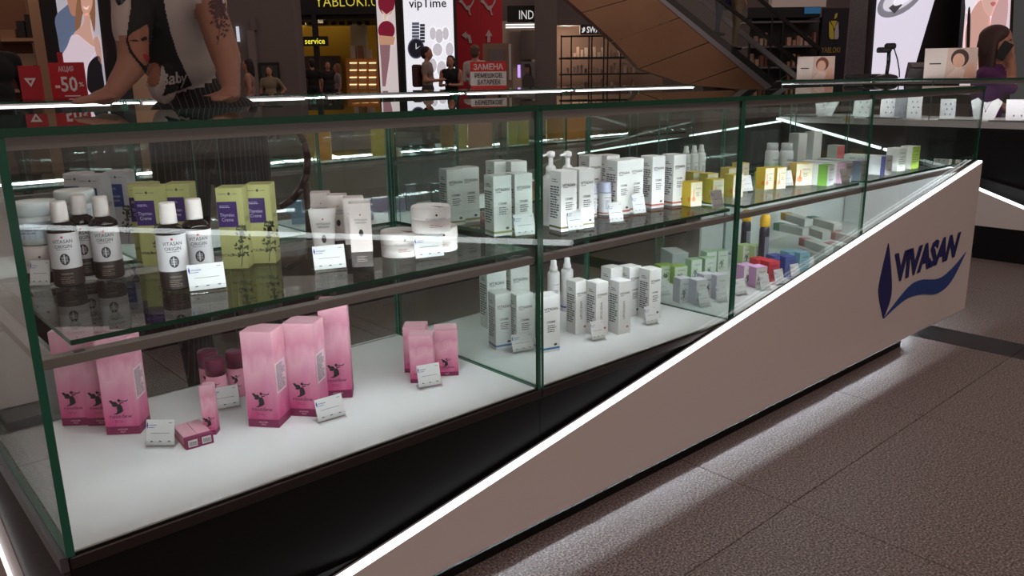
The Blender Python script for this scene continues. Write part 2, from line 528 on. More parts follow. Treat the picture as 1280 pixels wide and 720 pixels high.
def showcase(x0, x1, label, yf=YF, yb=YB, left=True, right=True, zf=ZF, flip=False, group=None, backboard=None, ledx=True, railside=False):
    """yf: customer face, yb: vendor face (flip: customer face is the far one)"""
    loc = (x0, min(yf, yb), 0)
    t = thing('glass_showcase', label, 'display case', loc, 0, group)
    s = -1 if flip else 1
    Y = lambda a, b: (min(yf + s * a, yf + s * b), max(yf + s * a, yf + s * b))
    D = abs(yb - yf)
    gap = 0.0006
    xa, xb = x0 + gap, x1 - gap
    # black base with a toe recess, trim and white floor board
    base = wbox('base', (xa, xb, *Y(0.004, D), 0.12, zf - 0.022), BLACK, t, loc)
    wbox('plinth', (xa, xb, *Y(0.23, D - 0.03), 0.0, 0.12), BLACK, t, loc)
    wbox('trim', (xa, xb, *Y(-0.004, 0.012), zf - 0.022, zf - 0.002), TRIM, t, loc, 0.0015)
    wbox('floor_board', (xa + 0.0085, xb - 0.0085, *Y(0.012, D - 0.003), zf - 0.022, zf), WBOARD, t, loc)
    # glass box
    pane('front_glass', xa + GT, xb - GT, *Y(0.0, GT), zf - 0.002, ZT - 0.012, 'y', t, loc)
    pane('side_glass', xa - (0.004 if railside else 0), xa + GT, *Y(0.0, D), zf - 0.002, ZT - 0.012, 'x', t, loc, EDGE3)
    pane('side_glass', xb - GT, xb, *Y(0.0, D), zf - 0.002, ZT - 0.012, 'x', t, loc, EDGE3)
    xm = (xa + xb) / 2
    pane('sliding_door', xa + GT, xm + 0.03, *Y(D - 0.008, D - 0.002), zf, ZT - 0.012, 'y', t, loc, EDGE2)
    pane('sliding_door', xm - 0.03, xb - GT, *Y(D - 0.018, D - 0.012), zf, ZT - 0.012, 'y', t, loc, EDGE2)
    pane('top_glass', xa, xb, *Y(-0.002, D), ZT - 0.012, ZT, 'z', t, loc)
    # shelf on its rail
    wbox('shelf_rail', (xa + GT, xb - GT, *Y(0.010, 0.030), 0.654, 0.670), ALU, t, loc, 0.001)
    sr = wbox('shelf_rail', (xa + GT, xb - GT, *Y(D - 0.045, D - 0.028), 0.654, 0.670), ALU, t, loc, 0.001)
    fr = [c for c in t.children if c.name.startswith('shelf_rail')][0]
    mb = MB(); y0, y1 = Y(0.0302, 0.0330)
    mb.box(xa + 0.03 - loc[0], xb - 0.03 - loc[0], y0 - loc[1], y1 - loc[1], 0.6550, 0.6640, mat('led_rail', (245, 250, 255), 0.5, emit=72.0))
    link('led_strip', mb.mesh('led_strip'), fr)
    if railside:
        wbox('shelf_rail', (xa + GT, xa + GT + 0.02, *Y(0.03, D - 0.045), 0.654, 0.670), ALU, t, loc, 0.001)
    pane('glass_shelf', xa + 0.050, xb - 0.02, *Y(0.014, D - 0.05), ZS - 0.008, ZS, 'z', t, loc, EDGE)
    for px in (xa + 0.08, xb - 0.08):
        for py in (0.045, D - 0.04):
            pass
    for px in (xa + 0.06, xb - 0.05):
        wbox('shelf_support', (px - 0.008, px + 0.008, *Y(0.012, 0.05), 0.670, ZS - 0.008), CLEAR, t, loc)
        wbox('shelf_support', (px - 0.008, px + 0.008, *Y(D - 0.07, D - 0.03), 0.670, ZS - 0.008), CLEAR, t, loc)
    # light channel under the top
    ch = wbox('light_channel', (xa + GT, xb - GT, *Y(0.0095, 0.030), 0.966, ZT - 0.0125), ALU, t, loc)
    mb = MB(); y0, y1 = Y(0.0302, 0.0335)
    mb.box(xa + 0.03 - loc[0], xb - 0.03 - loc[0], y0 - loc[1], y1 - loc[1], 0.9685, 0.9805, LEDSOFT)
    link('led_strip', mb.mesh('led_strip'), ch)
    if backboard:
        wbox('back_board', (max(backboard, xa + GT), xb - GT, *Y(D - 0.03, D - 0.022), zf, 0.652), WBOARD, t, loc)
    return t

UX = [0.209, 1.194, 1.962, 2.735, 3.745]
u1 = showcase(UX[0], UX[1], 'long glass showcase unit with pink boxes on its white floor', railside=True)
u2 = showcase(UX[1], UX[2], 'glass showcase unit holding pump bottles above and plain white boxes below')
u3 = showcase(UX[2], UX[3], 'glass showcase unit holding yellow boxes above and many small coloured boxes below', backboard=2.58)
u4 = showcase(UX[3], UX[4], 'nearly empty glass showcase unit behind the high end of the sloped panel', backboard=2.70)
wbox('end_board', (UX[4] - 0.0185, UX[4] - 0.0095, YF + 0.034, YB - 0.035, ZF, 0.652), WBOARD, u4, (UX[3], YF, 0))
# cladding and steel strip on the free end of the row
mb = MB(); mb.box(UX[0] - 0.012, UX[0] - 0.0005, 1.256, 1.83, 0.335, 0.3595, STEEL)
o = worldpart('end_strip', mb, u1)
mb = MB(); mb.box(UX[0] - 0.009, UX[0] - 0.0002, 1.258, 1.83, 0.02, 0.335, mat('speckled_laminate', (52, 46, 46), 0.6, noise=0.5, nscale=120)); worldpart('end_cladding', mb, u1)
rb = thing('return_base', 'low dark return base behind the free end of the showcase row', 'counter', (UX[0], 1.84, 0))
mb = MB(); mb.box(UX[0] - 0.009, UX[0] + 0.25, 1.832, 2.75, 0.0, 0.335, MATS['speckled_laminate']); worldpart('base', mb, rb)
ep = thing('end_panel', 'low white sloped panel with glowing edge at the foot of the free end', 'panel', (UX[0] - 0.03, 1.45, 0))
_a = PL(0, 655, 0, UX[0] - 0.02); _b = PL(27, 720, 0, UX[0] - 0.02); _k = (_a[2] - _b[2]) / (_a[1] - _b[1])
_y0 = max(_b[1] - (_b[2] - 0.012) / _k, 1.28); _y1 = 2.7; _z1 = _b[2] + (_y1 - _b[1]) * _k
mb = MB(); mb.prism([(_y0, 0.004), (_y1, 0.004), (_y1, _z1), (_y0, 0.012)], 0, UX[0] - 0.034, UX[0] - 0.0095, PANEL); worldpart('board', mb, ep)
mb = MB(); mb.prism([(_y0, 0.0122), (_y1, _z1 + 0.0002), (_y1, _z1 + 0.007), (_y0, 0.019)], 0, UX[0] - 0.033, UX[0] - 0.0275, LED); worldpart('led_edge', mb, ep)

# ---------------------------------------------------------------- sloped white panel with lit edge and logo
PY0, PY1 = 1.224, 1.2445
_q = [PL(px, py, 1, PY0) for px, py in ((1228, 203), (440, 720))]
_s = (_q[0][2] - _q[1][2]) / (_q[0][0] - _q[1][0])
P_TR = (_q[0][0], _q[0][2]); _r = PL(1205, 392, 1, PY0); P_BR = (_r[0], 0.042); P_BL = (P_TR[0] - (P_TR[1] - 0.046) / _s, 0.046)
pn = thing('sloped_panel', 'white sloped panel with blue logo and glowing top edge before the black base', 'panel', (P_BL[0], PY0, 0))
mb = MB(); mb.prism([(p[0], p[1]) for p in (P_BL, P_BR, P_TR)], 1, PY0, PY0 + 0.010, PANEL)
mb.prism([(P_BL[0] + 0.05, P_BL[1] + 0.0075), (P_BR[0], P_BR[1] + 0.0075), P_TR], 1, PY0 + 0.010, PY1, PANEL)
worldpart('board', mb, pn)
dx, dz = P_TR[0] - P_BL[0], P_TR[1] - P_BL[1]
L = math.hypot(dx, dz); nx, nz = -dz / L, dx / L
def slope_strip(a, b, e0, e1, y0, y1, m):
    q = [(a[0] + nx * e0, a[1] + nz * e0), (b[0] + nx * e0, b[1] + nz * e0), (b[0] + nx * e1, b[1] + nz * e1), (a[0] + nx * e1, a[1] + nz * e1)]
    return MB().prism(q, 1, y0, y1, m)
worldpart('led_edge', slope_strip(P_BL, P_TR, 0.0002, 0.008, PY0 + 0.001, PY1 - 0.004, LED), pn, 'glowing white strip along the slope')
worldpart('edge_profile', slope_strip(P_BL, P_TR, 0.0002, 0.012, PY1 - 0.004, PY1, TRIM), pn)
# feet that carry the panel, recessed black plinth and light under it
mb = MB(); mb.box(0.25, 3.165, 1.2447, 1.2535, 0.0, 0.023, BLACK); worldpart('kick_plate', mb, pn)
mb = MB(); mb.box(0.35, 3.60, 1.2447, 1.2535, 0.06, 0.15, BLACK); worldpart('bracket', mb, pn)
mb = MB(); mb.box(0.30, 3.70, 1.452, 1.462, 0.100, 0.110, mat('led_floor', (235, 245, 255), 0.5, emit=80.0)); worldpart('floor_light', mb, pn)
# logo: pointed drop, wave and the name
DKB = mat('logo_dark_blue', (26, 34, 104), 0.45); MDB = mat('logo_mid_blue', (32, 72, 142), 0.45)
def on_panel(pts):
    return [(PL(px, py, 1, PY0)[0], PL(px, py, 1, PY0)[2]) for px, py in pts]
def smooth_poly(pts, n=6):
    """closed catmull-rom through pixel points; points given twice in a row stay sharp"""
    out = []
    P = [np.array(p, float) for p in pts]
    N = len(P)
    for i in range(N):
        p0, p1, p2, p3 = P[i - 1], P[i], P[(i + 1) % N], P[(i + 2) % N]
        if np.allclose(p1, p2):
            continue
        for k in range(n):
            t = k / n
            out.append(tuple(0.5 * ((2 * p1) + (-p0 + p2) * t + (2 * p0 - 5 * p1 + 4 * p2 - p3) * t * t + (-p0 + 3 * p1 - 3 * p2 + p3) * t ** 3)))
    return out
drop = smooth_poly([(1110, 304), (1110, 304), (1099.5, 350), (1098, 370), (1103.5, 398), (1103.5, 398), (1112, 375), (1114, 355), (1112, 322)])
wave = smooth_poly([(1104, 398), (1104, 398), (1133, 361), (1150, 350), (1173, 348), (1190, 335), (1207, 315), (1207, 315), (1188, 352), (1170, 367), (1150, 368), (1130, 375)])
for nm, pts, m in (('logo_drop', drop, DKB), ('logo_wave', wave, MDB)):
    mb = MB(); mb.prism(on_panel(pts), 1, PY0 - 0.003, PY0 - 0.0003, m); worldpart(nm, mb, pn)
# name as raised letters fitted between four photo corners on the panel
LW = [on_panel([p])[0] for p in ((1121, 353), (1196, 320), (1201, 289), (1118, 317))]
word = 'VIVASAN'; v, f = fit_text(word, 1.0, 1.0, 0.048, 0.95, 0.26)
lo = v.min(0); v = v - lo; v = v / v.max(0)
def bil(u, w):
    a, b, c, d = [np.array(p) for p in LW]
    return (1 - u) * (1 - w) * a + u * (1 - w) * b + u * w * c + (1 - u) * w * d
vv = np.array([bil(u, w) for u, w in v])
mb = MB(); mb.add([(p[0], PY0 - 0.0025, p[1]) for p in vv], f, DKB)
worldpart('logo_lettering', mb, pn)

# ---------------------------------------------------------------- opposite row of the kiosk
RY0, RY1 = 3.28, 3.86      # vendor side, customer side
RX = [0.20, 0.98, 1.766, 2.552, 3.340, 4.56]
LT = ['behind the vendor and the red signs', 'before the yellow gadget shop', 'below the watch light boxes', 'below the white and red notice', 'below the escalator']
RL = ['rear glass showcase unit at the free end of the opposite counter row', 'rear glass showcase unit with orange boxes and small blue boxes',
      'rear glass showcase unit with yellow boxes above small white boxes', 'rear glass showcase unit with straw yellow and salmon boxes', 'long rear glass showcase unit at the end toward the jewellery counter']
for i in range(5):
    showcase(RX[i], RX[i + 1], RL[i], yf=RY1, yb=RY0, flip=True)
# tube lights hung under the inner edge of the opposite row
for i in range(5):
    x0, x1 = RX[i] + 0.05, RX[i + 1] - 0.05
    lt = thing('tube_light', 'white strip light on the opposite counter row ' + LT[i], 'light', (x0, RY0 - 0.02, 0.962), 0, 'strip lights of the opposite row')
    mb = MB(); mb.box(x0, x1, RY0 - 0.018, RY0 - 0.002, 0.974, 0.990, ALU); worldpart('housing', mb, lt)
    mb = MB(); mb.box(x0 + 0.01, x1 - 0.01, RY0 - 0.0265, RY0 - 0.0182, 0.975, 0.983, mat('tube_glow', (245, 250, 255), 0.5, emit=3.0)); worldpart('tube', mb, lt)

# ---------------------------------------------------------------- neighbouring jewellery kiosk
KX = 5.20
KY0, KY1 = 0.35, 3.03
k2 = thing('jewellery_counter', 'black jewellery counter with white shelf under a glass top', 'display case', (KX, KY0, 0))
GREYW = mat('grey_white_shelf', (196, 192, 192), 0.5)
def kb(name, b, m, c=0.0, mats=None):
    mb = MB()
    if mats: mb.box(*b, m, mats)
    elif c: mb.cbox(*b, m, c)
    else: mb.box(*b, m)
    return worldpart(name, mb, k2)
kb('base', (KX + 0.006, KX + 0.55, KY0, KY1, 0.05, 0.735), BLACK)
kb('plinth', (KX + 0.04, KX + 0.5, KY0 + 0.05, KY1 - 0.05, 0.0, 0.05), BLACK)
kb('shelf', (KX, KX + 0.55, KY0, KY1, 0.735, 0.772), GREYW, 0.002)
ym = 2.03
for a, b in ((KY0, 1.00), (1.003, ym), (ym + 0.003, KY1)):
    kb('front_glass', (KX, KX + 0.008, a, b, 0.772, 1.006), EDGE2, mats={'-x': GLASS, '+x': GLASS})
kb('end_glass', (KX + 0.008, KX + 0.55, KY1 - 0.008, KY1, 0.772, 1.006), EDGE2, mats={'-y': GLASS, '+y': GLASS})
kb('top_glass', (KX - 0.004, KX + 0.55, KY0, KY1, 1.006, 1.018), EDGE, mats={'-z': GLASS, '+z': GLASS})
kb('top_rail', (KX + 0.009, KX + 0.03, KY0, KY1 - 0.01, 0.986, 1.0055), ALU)
kb('led_strip', (KX + 0.0302, KX + 0.034, KY0 + 0.05, KY1 - 0.05, 0.988, 0.998), mat('led_jewel', (250, 250, 255), 0.5, emit=55.0))
# sloping white panel with lit edge on the counter's flank
sl = (0.747 - 0.476) / (3.022 - 1.804)
lz = lambda y: 0.747 + (y - 3.022) * sl
CHAR = mat('charcoal_laminate', (30, 30, 34), 0.5)
mb = MB(); mb.prism([(3.04, lz(3.04)), (0.40, lz(0.40)), (0.40, 0.06), (3.04, 0.06)], 0, KX - 0.030, KX + 0.004, CHAR); worldpart('flank_board', mb, k2)
for ya, yb in ((3.035, 2.30), (2.275, 1.83)):
    mb = MB(); mb.prism([(ya, lz(ya)), (yb, lz(yb)), (yb, lz(yb) + 0.013), (ya, lz(ya) + 0.013)], 0, KX - 0.029, KX - 0.001, LED); worldpart('led_edge', mb, k2)
# a second, lower white panel stands just in front of it
VX = KX - 0.15
sp = thing('low_panel', 'low white sloped panel with glowing edge in front of the jewellery counter', 'panel', (VX, 1.0, 0))
a0, b0 = PL(1229, 240.5, 0, VX), PL(1280, 262, 0, VX); k0 = (a0[2] - b0[2]) / (a0[1] - b0[1]); lo0 = PL(1240, 284, 0, VX)[2]
ya = a0[1] + 0.03; za = a0[2] + 0.03 * k0; yb = 0.75; zb_ = max(a0[2] + (yb - a0[1]) * k0, lo0 + 0.01)
yb = a0[1] - (a0[2] - zb_) / k0
mb = MB(); mb.prism([(ya, lo0), (ya, za), (yb, zb_), (yb, lo0)], 0, VX, VX + 0.03, PANEL); worldpart('board', mb, sp)
mb = MB(); mb.prism([(ya, za), (yb, zb_), (yb, zb_ + 0.012), (ya, za + 0.012)], 0, VX + 0.001, VX + 0.029, LED); worldpart('led_edge', mb, sp)
mb = MB(); mb.box(VX + 0.02, KX - 0.031, yb + 0.02, ya - 0.01, 0.0, lo0 + 0.05, BLACK); worldpart('plinth', mb, sp)
# return wing of that counter with its own lit edge
wa = PL(974, 150.5, 0, KX - 0.085); wb_ = PL(722, 191, 1, 4.8)
wing = thing('counter_wing', 'low black counter wing with a glowing white edge behind the opposite row', 'counter', (wb_[0], wb_[1], 0))
def wall_strip(a, b, t, z0a, z1a, z0b, z1b, m):
    d = np.array([b[0] - a[0], b[1] - a[1]]); d /= np.linalg.norm(d); n = np.array([-d[1], d[0]]) * t
    vs = [(a[0], a[1], z0a), (b[0], b[1], z0b), (b[0], b[1], z1b), (a[0], a[1], z1a)]
    vs += [(p[0] + n[0], p[1] + n[1], p[2]) for p in vs]
    return MB().add(vs, [(0, 1, 2, 3), (7, 6, 5, 4), (1, 0, 4, 5), (2, 1, 5, 6), (3, 2, 6, 7), (0, 3, 7, 4)], m)
worldpart('board', wall_strip(wa, wb_, -0.03, 0.0, wa[2] - 0.013, 0.0, wb_[2] - 0.013, mat('charcoal_laminate', (30, 30, 34), 0.5)), wing)
worldpart('led_edge', wall_strip(wa, wb_, -0.03, wa[2] - 0.0128, wa[2], wb_[2] - 0.0128, wb_[2], LED), wing)

# ---------------------------------------------------------------- unseen white board, added so the end glass mirrors white
wb0 = thing('reflection_board', 'tall plain white board on two steel feet, added out of view to mirror in the end glass', 'board', (-0.45, 2.93, 0))
mb = MB(); mb.cbox(-1.00, 0.10, 2.93, 2.97, 0.03, 1.75, mat('board_white', (240, 240, 240), 0.6), 0.003); worldpart('board', mb, wb0)
mb = MB(); mb.cbox(-0.95, -0.85, 2.80, 3.10, 0.0, 0.03, STEEL, 0.002); mb.cbox(-0.05, 0.05, 2.80, 3.10, 0.0, 0.03, STEEL, 0.002); worldpart('foot', mb, wb0)
# ---------------------------------------------------------------- products
# a kind is a list of (part name, mesh, parent index or None); index 0 is the root mesh
KIND = {}
def kind(fn):
    def get(*a, **k):
        key = (fn.__name__, a, tuple(sorted(k.items())))
        if key not in KIND:
            KIND[key] = fn(*a, **k)
        return KIND[key]
    return get
def spawn(kd, name, label, cat, loc, yaw, group=None, tilt=0.0):
    objs = []
    for nm, me, par in kd:
        o = link(name if par is None else nm, me, None if par is None else objs[par])
        objs.append(o)
    r = objs[0]
    r.location = (loc[0], loc[1], loc[2] + 0.0006); r.rotation_euler = (tilt, 0, math.radians(yaw))
    tag(r, label, cat, group)
    return r
def base_at(px, py, z, yaw=0.0, back=0.0):
    """floor position whose front foot shows at the pixel; back = half depth"""
    p = PL(px, py, 2, z); a = math.radians(yaw)
    return (p[0] - math.sin(a) * back, p[1] + math.cos(a) * back, z)
def top_at(px, py, z, h, yaw=0.0, back=0.0):
    p = PL(px, py, 2, z + h); a = math.radians(yaw)
    return (p[0] - math.sin(a) * back, p[1] + math.cos(a) * back, z)
def carton(w, d, h, m, band=None, bh=0.0, top=None):
    """printed box body: tuck flap line on top, optional coloured foot band"""
    mb = MB()
    z = 0.0
    if band:
        mb.box(-w / 2, w / 2, -d / 2, d / 2, 0, bh, band); z = bh
    c = 0.0012
    x, y = w / 2, d / 2
    vs = [(-x, -y, z), (x, -y, z), (x, y, z), (-x, y, z), (-x, -y, h - c), (x, -y, h - c), (x, y, h - c), (-x, y, h - c),
          (-x + c, -y + c, h), (x - c, -y + c, h), (x - c, y - c, h), (-x + c, y - c, h)]
    fs = [(0, 1, 5, 4), (1, 2, 6, 5), (2, 3, 7, 6), (3, 0, 4, 7), (4, 5, 9, 8), (5, 6, 10, 9), (6, 7, 11, 10), (7, 4, 8, 11)]
    if not band:
        fs.append((3, 2, 1, 0))
    mb.add(vs, fs, m)
    mb.add([vs[8], vs[9], vs[10], vs[11]], [(0, 1, 2, 3)], top or m)
    # lid flap: a slightly raised sheet
    mb.add([(-x + 2 * c, -y + 0.004, h + 0.0004), (x - 2 * c, -y + 0.004, h + 0.0004), (x - 2 * c, y - c, h + 0.0004), (-x + 2 * c, y - c, h + 0.0004)], [(0, 1, 2, 3)], top or m)
    return mb.mesh('carton')

ROSE = rose_mat(); BURG = mat('burgundy_print', (122, 32, 76), 0.45); CREAM = mat('cream_card', (222, 214, 210), 0.55)
@kind
def rose_box(w, d, h, side=True):
    ks = [('rose_box', carton(w, d, h, ROSE, BURG, h * 0.085), None)]
    fh = min(0.036, h * 0.2)
    v, f = fairy_print(fh); ks.append(('emblem', pm(onface(v, -d / 2, -0.002, h * 0.30), f, PRN, 'emblem'), 0))
    v, f = fit_text('rosedew', w * 0.66, None); ks.append(('lettering', pm(onface(v, -d / 2, 0, h * 0.195), f, PRN, 'lettering'), 0))
    v, f = lines2d(w * 0.4, h * 0.03, 2, 0.5, 2); ks.append(('fine_print', pm(onface(v, -d / 2, 0, h * 0.14), f, mat('ink_rose', (168, 52, 108)), 'fine_print'), 0))
    v, f = fit_text('SHOWER\nMILK', None, h * 0.04); ks.append(('base_lettering', pm(onface(v, -d / 2, 0, h * 0.042), f, mat('ink_pale_pink', (226, 190, 204)), 'base_lettering'), 0))
    if side:
        v, f = rect2d(-d * 0.42, d * 0.36, -h * 0.15, h * 0.17)
        ks.append(('care_label', pm(onxside(v, w / 2, 0, h * 0.5), f, mat('pale_pink_label', (232, 205, 214)), 'care_label'), 0))
        v, f = lines2d(d * 0.66, h * 0.28, 16, 0.5, 5)
        ks.append(('label_print', pm(onxside(v, w / 2, -0.0015, h * 0.51, 0.0008), f, PRG, 'label_print'), 0))
    return ks
@kind
def rose_slim(w, d, h):
    ks = [('rose_box', carton(w, d, h, ROSE, BURG, h * 0.1), None)]
    v, f = fairy_print(h * 0.22); ks.append(('emblem', pm(onface(v, -d / 2, 0, h * 0.28), f, PRN, 'emblem'), 0))
    v, f = fit_text('rosedew', w * 0.7, None); ks.append(('lettering', pm(onface(v, -d / 2, 0, h * 0.15), f, PRN, 'lettering'), 0))
    return ks
@kind
def rose_flat(w, d, h):
    """slim box lying down with a barcode on its end"""
    mb = MB(); mb.cbox(-w / 2, w / 2, -d / 2, d / 2, 0, h, ROSE, 0.0008)
    mb.box(-w / 2 - 0.0002, w / 2 + 0.0002, -d / 2 - 0.0004, -d / 2 + 0.012, -0.0 + 0.0003, h + 0.0002, BURG)
    ks = [('rose_box', mb.mesh('rose_flat'), None)]
    v, f = rect2d(-w * 0.34, w * 0.34, -h * 0.3, h * 0.34)
    ks.append(('barcode_label', pm(onface(v, -d / 2 - 0.0006, 0, h * 0.5), f, WHITE, 'barcode_label'), 0))
    bars = join2d(*[rect2d(-w * 0.24 + i * w * 0.06, -w * 0.24 + i * w * 0.06 + w * (0.02 if i % 2 else 0.035), -h * 0.2, h * 0.18) for i in range(9)])
    ks.append(('barcode_print', pm(onface(bars[0], -d / 2 - 0.0010, 0, h * 0.5), bars[1], PRN, 'barcode_print'), 0))
    return ks
@kind
def herb_box(w, d, h, colour, panel):
    M = mat('herb_card_' + colour, {'green': (172, 172, 112), 'white': (206, 202, 208)}[colour], 0.55)
    Q = mat('herb_panel_' + panel, {'purple': (56, 28, 96), 'blue': (46, 62, 130)}[panel], 0.5)
    ks = [('herb_box', carton(w, d, h, M), None)]
    v, f = rect2d(-w * 0.49, w * 0.26, h * 0.52, h * 0.83)
    ks.append(('title_panel', pm(onface(v, -d / 2), f, Q, 'title_panel'), 0))
    v, f = fit_text('Thymian\nCreme', w * 0.55, h * 0.10); ks.append(('lettering', pm(onface(v, -d / 2, -w * 0.14, h * 0.64, 0.0009), f, mat('ink_pale', (200, 196, 210)), 'lettering'), 1))
    v, f = lines2d(w * 0.4, h * 0.035, 2, 0.4, 3); ks.append(('fine_print', pm(onface(v, -d / 2, -w * 0.2, h * 0.77, 0.0009), f, MATS['ink_pale'], 'fine_print'), 1))
    k = w * 0.06
    v = np.array([(-k, -k / 3), (-k / 3, -k / 3), (-k / 3, -k), (k / 3, -k), (k / 3, -k / 3), (k, -k / 3), (k, k / 3), (k / 3, k / 3), (k / 3, k), (-k / 3, k), (-k / 3, k / 3), (-k, k / 3)])
    ks.append(('cross_emblem', pm(onface(v, -d / 2, 0, h * 0.925), [tuple(range(12))], PRN, 'cross'), 0))
    v, f = join2d(rect2d(-w * 0.42, -w * 0.12, 0, h * 0.006), rect2d(w * 0.12, w * 0.3, 0, h * 0.006))
    ks.append(('rule_print', pm(onface(v, -d / 2, 0, h * 0.92), f, PRG, 'rule'), 0))
    v, f = leaf_print(w * 0.85, h * 0.52, 5)
    ks.append(('sprig_print', pm(onface(v, -d / 2, w * 0.22, h * 0.02), f, mat('ink_leaf', (62, 72, 44)), 'sprig'), 0))
    v, f = fit_text('VITASAN', w * 0.6, None, 0.01, 1, 0.1); ks.append(('brand_lettering', pm(onface(v, -d / 2, -w * 0.2, h * 0.17), f, PRN, 'brand'), 0))
    v, f = lines2d(d * 0.7, h * 0.06, 3, 0.4, 8); ks.append(('side_print', pm(onxside(v, w / 2, 0, h * 0.6), f, PRG, 'side_print'), 0))
    return ks
BRG = mat('brown_bottle', (22, 12, 10), 0.08, spec=0.6); BRB = mat('brown_label', (42, 29, 25), 0.5); LBW = mat('label_white', (206, 203, 205), 0.45); CAPW = mat('cap_white', (220, 212, 208), 0.35)
@kind
def shampoo(r, h, word):
    mb = MB(); zs = h * 0.66
    mb.lathe([(r * 0.9, 0), (r, h * 0.015), (r, zs), (r * 0.97, zs + h * 0.03), (r * 0.8, zs + h * 0.065), (r * 0.5, zs + h * 0.095), (r * 0.42, zs + h * 0.11)], 28, BRG)
    ks = [('body_root', None, None)]
    body = mb.mesh('bottle_body')
    lab = MB().lathe([(r + 0.0003, h * 0.225), (r + 0.0003, h * 0.645)], 32, LBW, cap=False).mesh('label')
    low = MB().lathe([(r + 0.0003, h * 0.02), (r + 0.0003, h * 0.225)], 32, BRB, cap=False).mesh('foot_label')
    cp = MB().lathe([(r * 0.56, h * 0.762), (r * 0.57, h * 0.78), (r * 0.53, h * 0.985), (r * 0.49, h), (r * 0.2, h * 1.001)], 24, CAPW).mesh('cap')
    ks = [('bottle', None, None), ('body', body, 0), ('label', lab, 0), ('foot_label', low, 0), ('cap', cp, 0)]
    v, f = fit_text('VITASAN\nORIGIN', r * 1.3, h * 0.10, 0.01); ks.append(('lettering', pm(wrap(v, r, h * 0.52, 0.0007), f, PRN, 'lettering'), 2))
    v, f = lines2d(r * 0.9, h * 0.012, 1, 0.5, 2, False); ks.append(('fine_print', pm(wrap(v, r, h * 0.455, 0.0007), f, PRG, 'fine_print'), 2))
    v, f = disc2d(r * 0.085); ks.append(('red_mark', pm(wrap(v, r, h * 0.6, 0.0007), f, mat('ink_red', (190, 40, 44)), 'red_mark'), 2))
    v, f = join2d(disc2d(r * 0.31, 0, 0, 18, h * 0.068)); ks.append(('seal', pm(wrap(v, r, h * 0.34, 0.0007), f, PRN, 'seal'), 2))
    v, f = join2d(*[rect2d(-r * 0.2, r * 0.2, z * h, z * h + h * 0.006) for z in (-.03, -.012, .006, .024)], rect2d(-r * .03, r * .03, -h * .05, -h * .02))
    ks.append(('seal_pattern', pm(wrap(v, r, h * 0.34, 0.0011), f, LBW, 'seal_pattern'), 2))
    v, f = fit_text(word, r * 0.8, None); ks.append(('foot_lettering', pm(wrap(v, r, h * 0.165, 0.0007), f, mat('ink_tan', (170, 150, 132)), 'foot_lettering'), 3))
    v, f = lines2d(r * 0.9, h * 0.09, 4, 0.25, 4); ks.append(('foot_print', pm(wrap(v, r, h * 0.09, 0.0007), f, MATS['ink_tan'], 'foot_print'), 3))
    return ks
TUBW = mat('tub_white', (214, 224, 224), 0.35); TUBB = mat('tub_label_blue', (190, 208, 220), 0.5)
@kind
def tub(r, h):
    body = MB().lathe([(r * 0.86, 0), (r * 0.9, h * 0.02), (r * 0.96, h * 0.66), (r * 0.9, h * 0.68)], 32, TUBW).mesh('tub_body')
    lid = MB().lathe([(r, h * 0.68), (r, h * 0.93), (r * 0.97, h * 0.975), (r * 0.93, h), (r * 0.88, h * 0.985), (r * 0.5, h * 0.98)], 32, TUBW).mesh('tub_lid')
    ks = [('tub', None, None), ('body', body, 0), ('lid', lid, 0)]
    v, f = rect2d(-r * 1.0, r * 0.9, -h * 0.22, h * 0.2); v2 = np.array([(x, z) for x in np.linspace(-r * 1.2, r * 1.0, 9) for z in (-h * 0.2, h * 0.2)])
    ff = [(2 * i, 2 * i + 2, 2 * i + 3, 2 * i + 1) for i in range(8)]
    ks.append(('label', pm(wrap(v2, r * 0.96, h * 0.35, 0.0006), ff, TUBB, 'label'), 1))
    v, f = lines2d(r * 1.2, h * 0.2, 3, 0.3, 3); ks.append(('label_print', pm(wrap(v, r * 0.96, h * 0.36, 0.0012), f, mat('ink_slate', (92, 122, 150)), 'label_print'), 3))
    return ks
@kind
def cream_jar(r, h, brown=False):
    JW = mat('jar_white', (214, 206, 202), 0.4)
    body = MB().lathe([(r * 0.97, 0), (r, h * 0.03), (r, h * 0.52)], 32, JW, mats=[JW, JW]).mesh('jar_body')
    lid = MB().lathe([(r * 1.01, h * 0.52), (r * 1.015, h * 0.54), (r * 1.015, h * 0.92), (r * 0.96, h), (r * 0.9, h * 0.985), (r * 0.3, h * 0.98)], 32, JW).mesh('jar_lid')
    ks = [('jar', None, None), ('body', body, 0), ('lid', lid, 0)]
    v, f = fit_text('VITASAN ORIGIN', r * 1.1, None); ks.append(('lettering', pm(wrap(v, r * 1.015, h * 0.56, 0.0005), f, PRG, 'lettering'), 2))
    v, f = lines2d(r * 0.7, h * 0.16, 2, 0.3, 6); ks.append(('fine_print', pm(wrap(v, r * 1.0, h * 0.3, 0.0005), f, mat('ink_rust', (150, 92, 82)), 'fine_print'), 1))
    v, f = disc2d(r * 0.06); ks.append(('red_mark', pm(wrap(v, r * 1.015, h * 0.72, 0.0005), f, PRN, 'mark'), 2))
    # label leaf that runs over the lid
    a = [math.radians(x) for x in (-75, -62, -50)]
    vv = [(0, 0, h * 0.986)] + [(r * 0.9 * math.cos(t), r * 0.9 * math.sin(t), h * 0.986) for t in a]
    ks.append(('lid_seal', pm(vv, [(0, 1, 2, 3)], mat('brown_seal', (112, 84, 78)), 'lid_seal'), 2))
    if brown:
        ks.append(('foot_label', MB().lathe([(r * 1.002, h * 0.02), (r * 1.002, h * 0.3)], 32, BRB, cap=False).mesh('foot'), 1))
    return ks
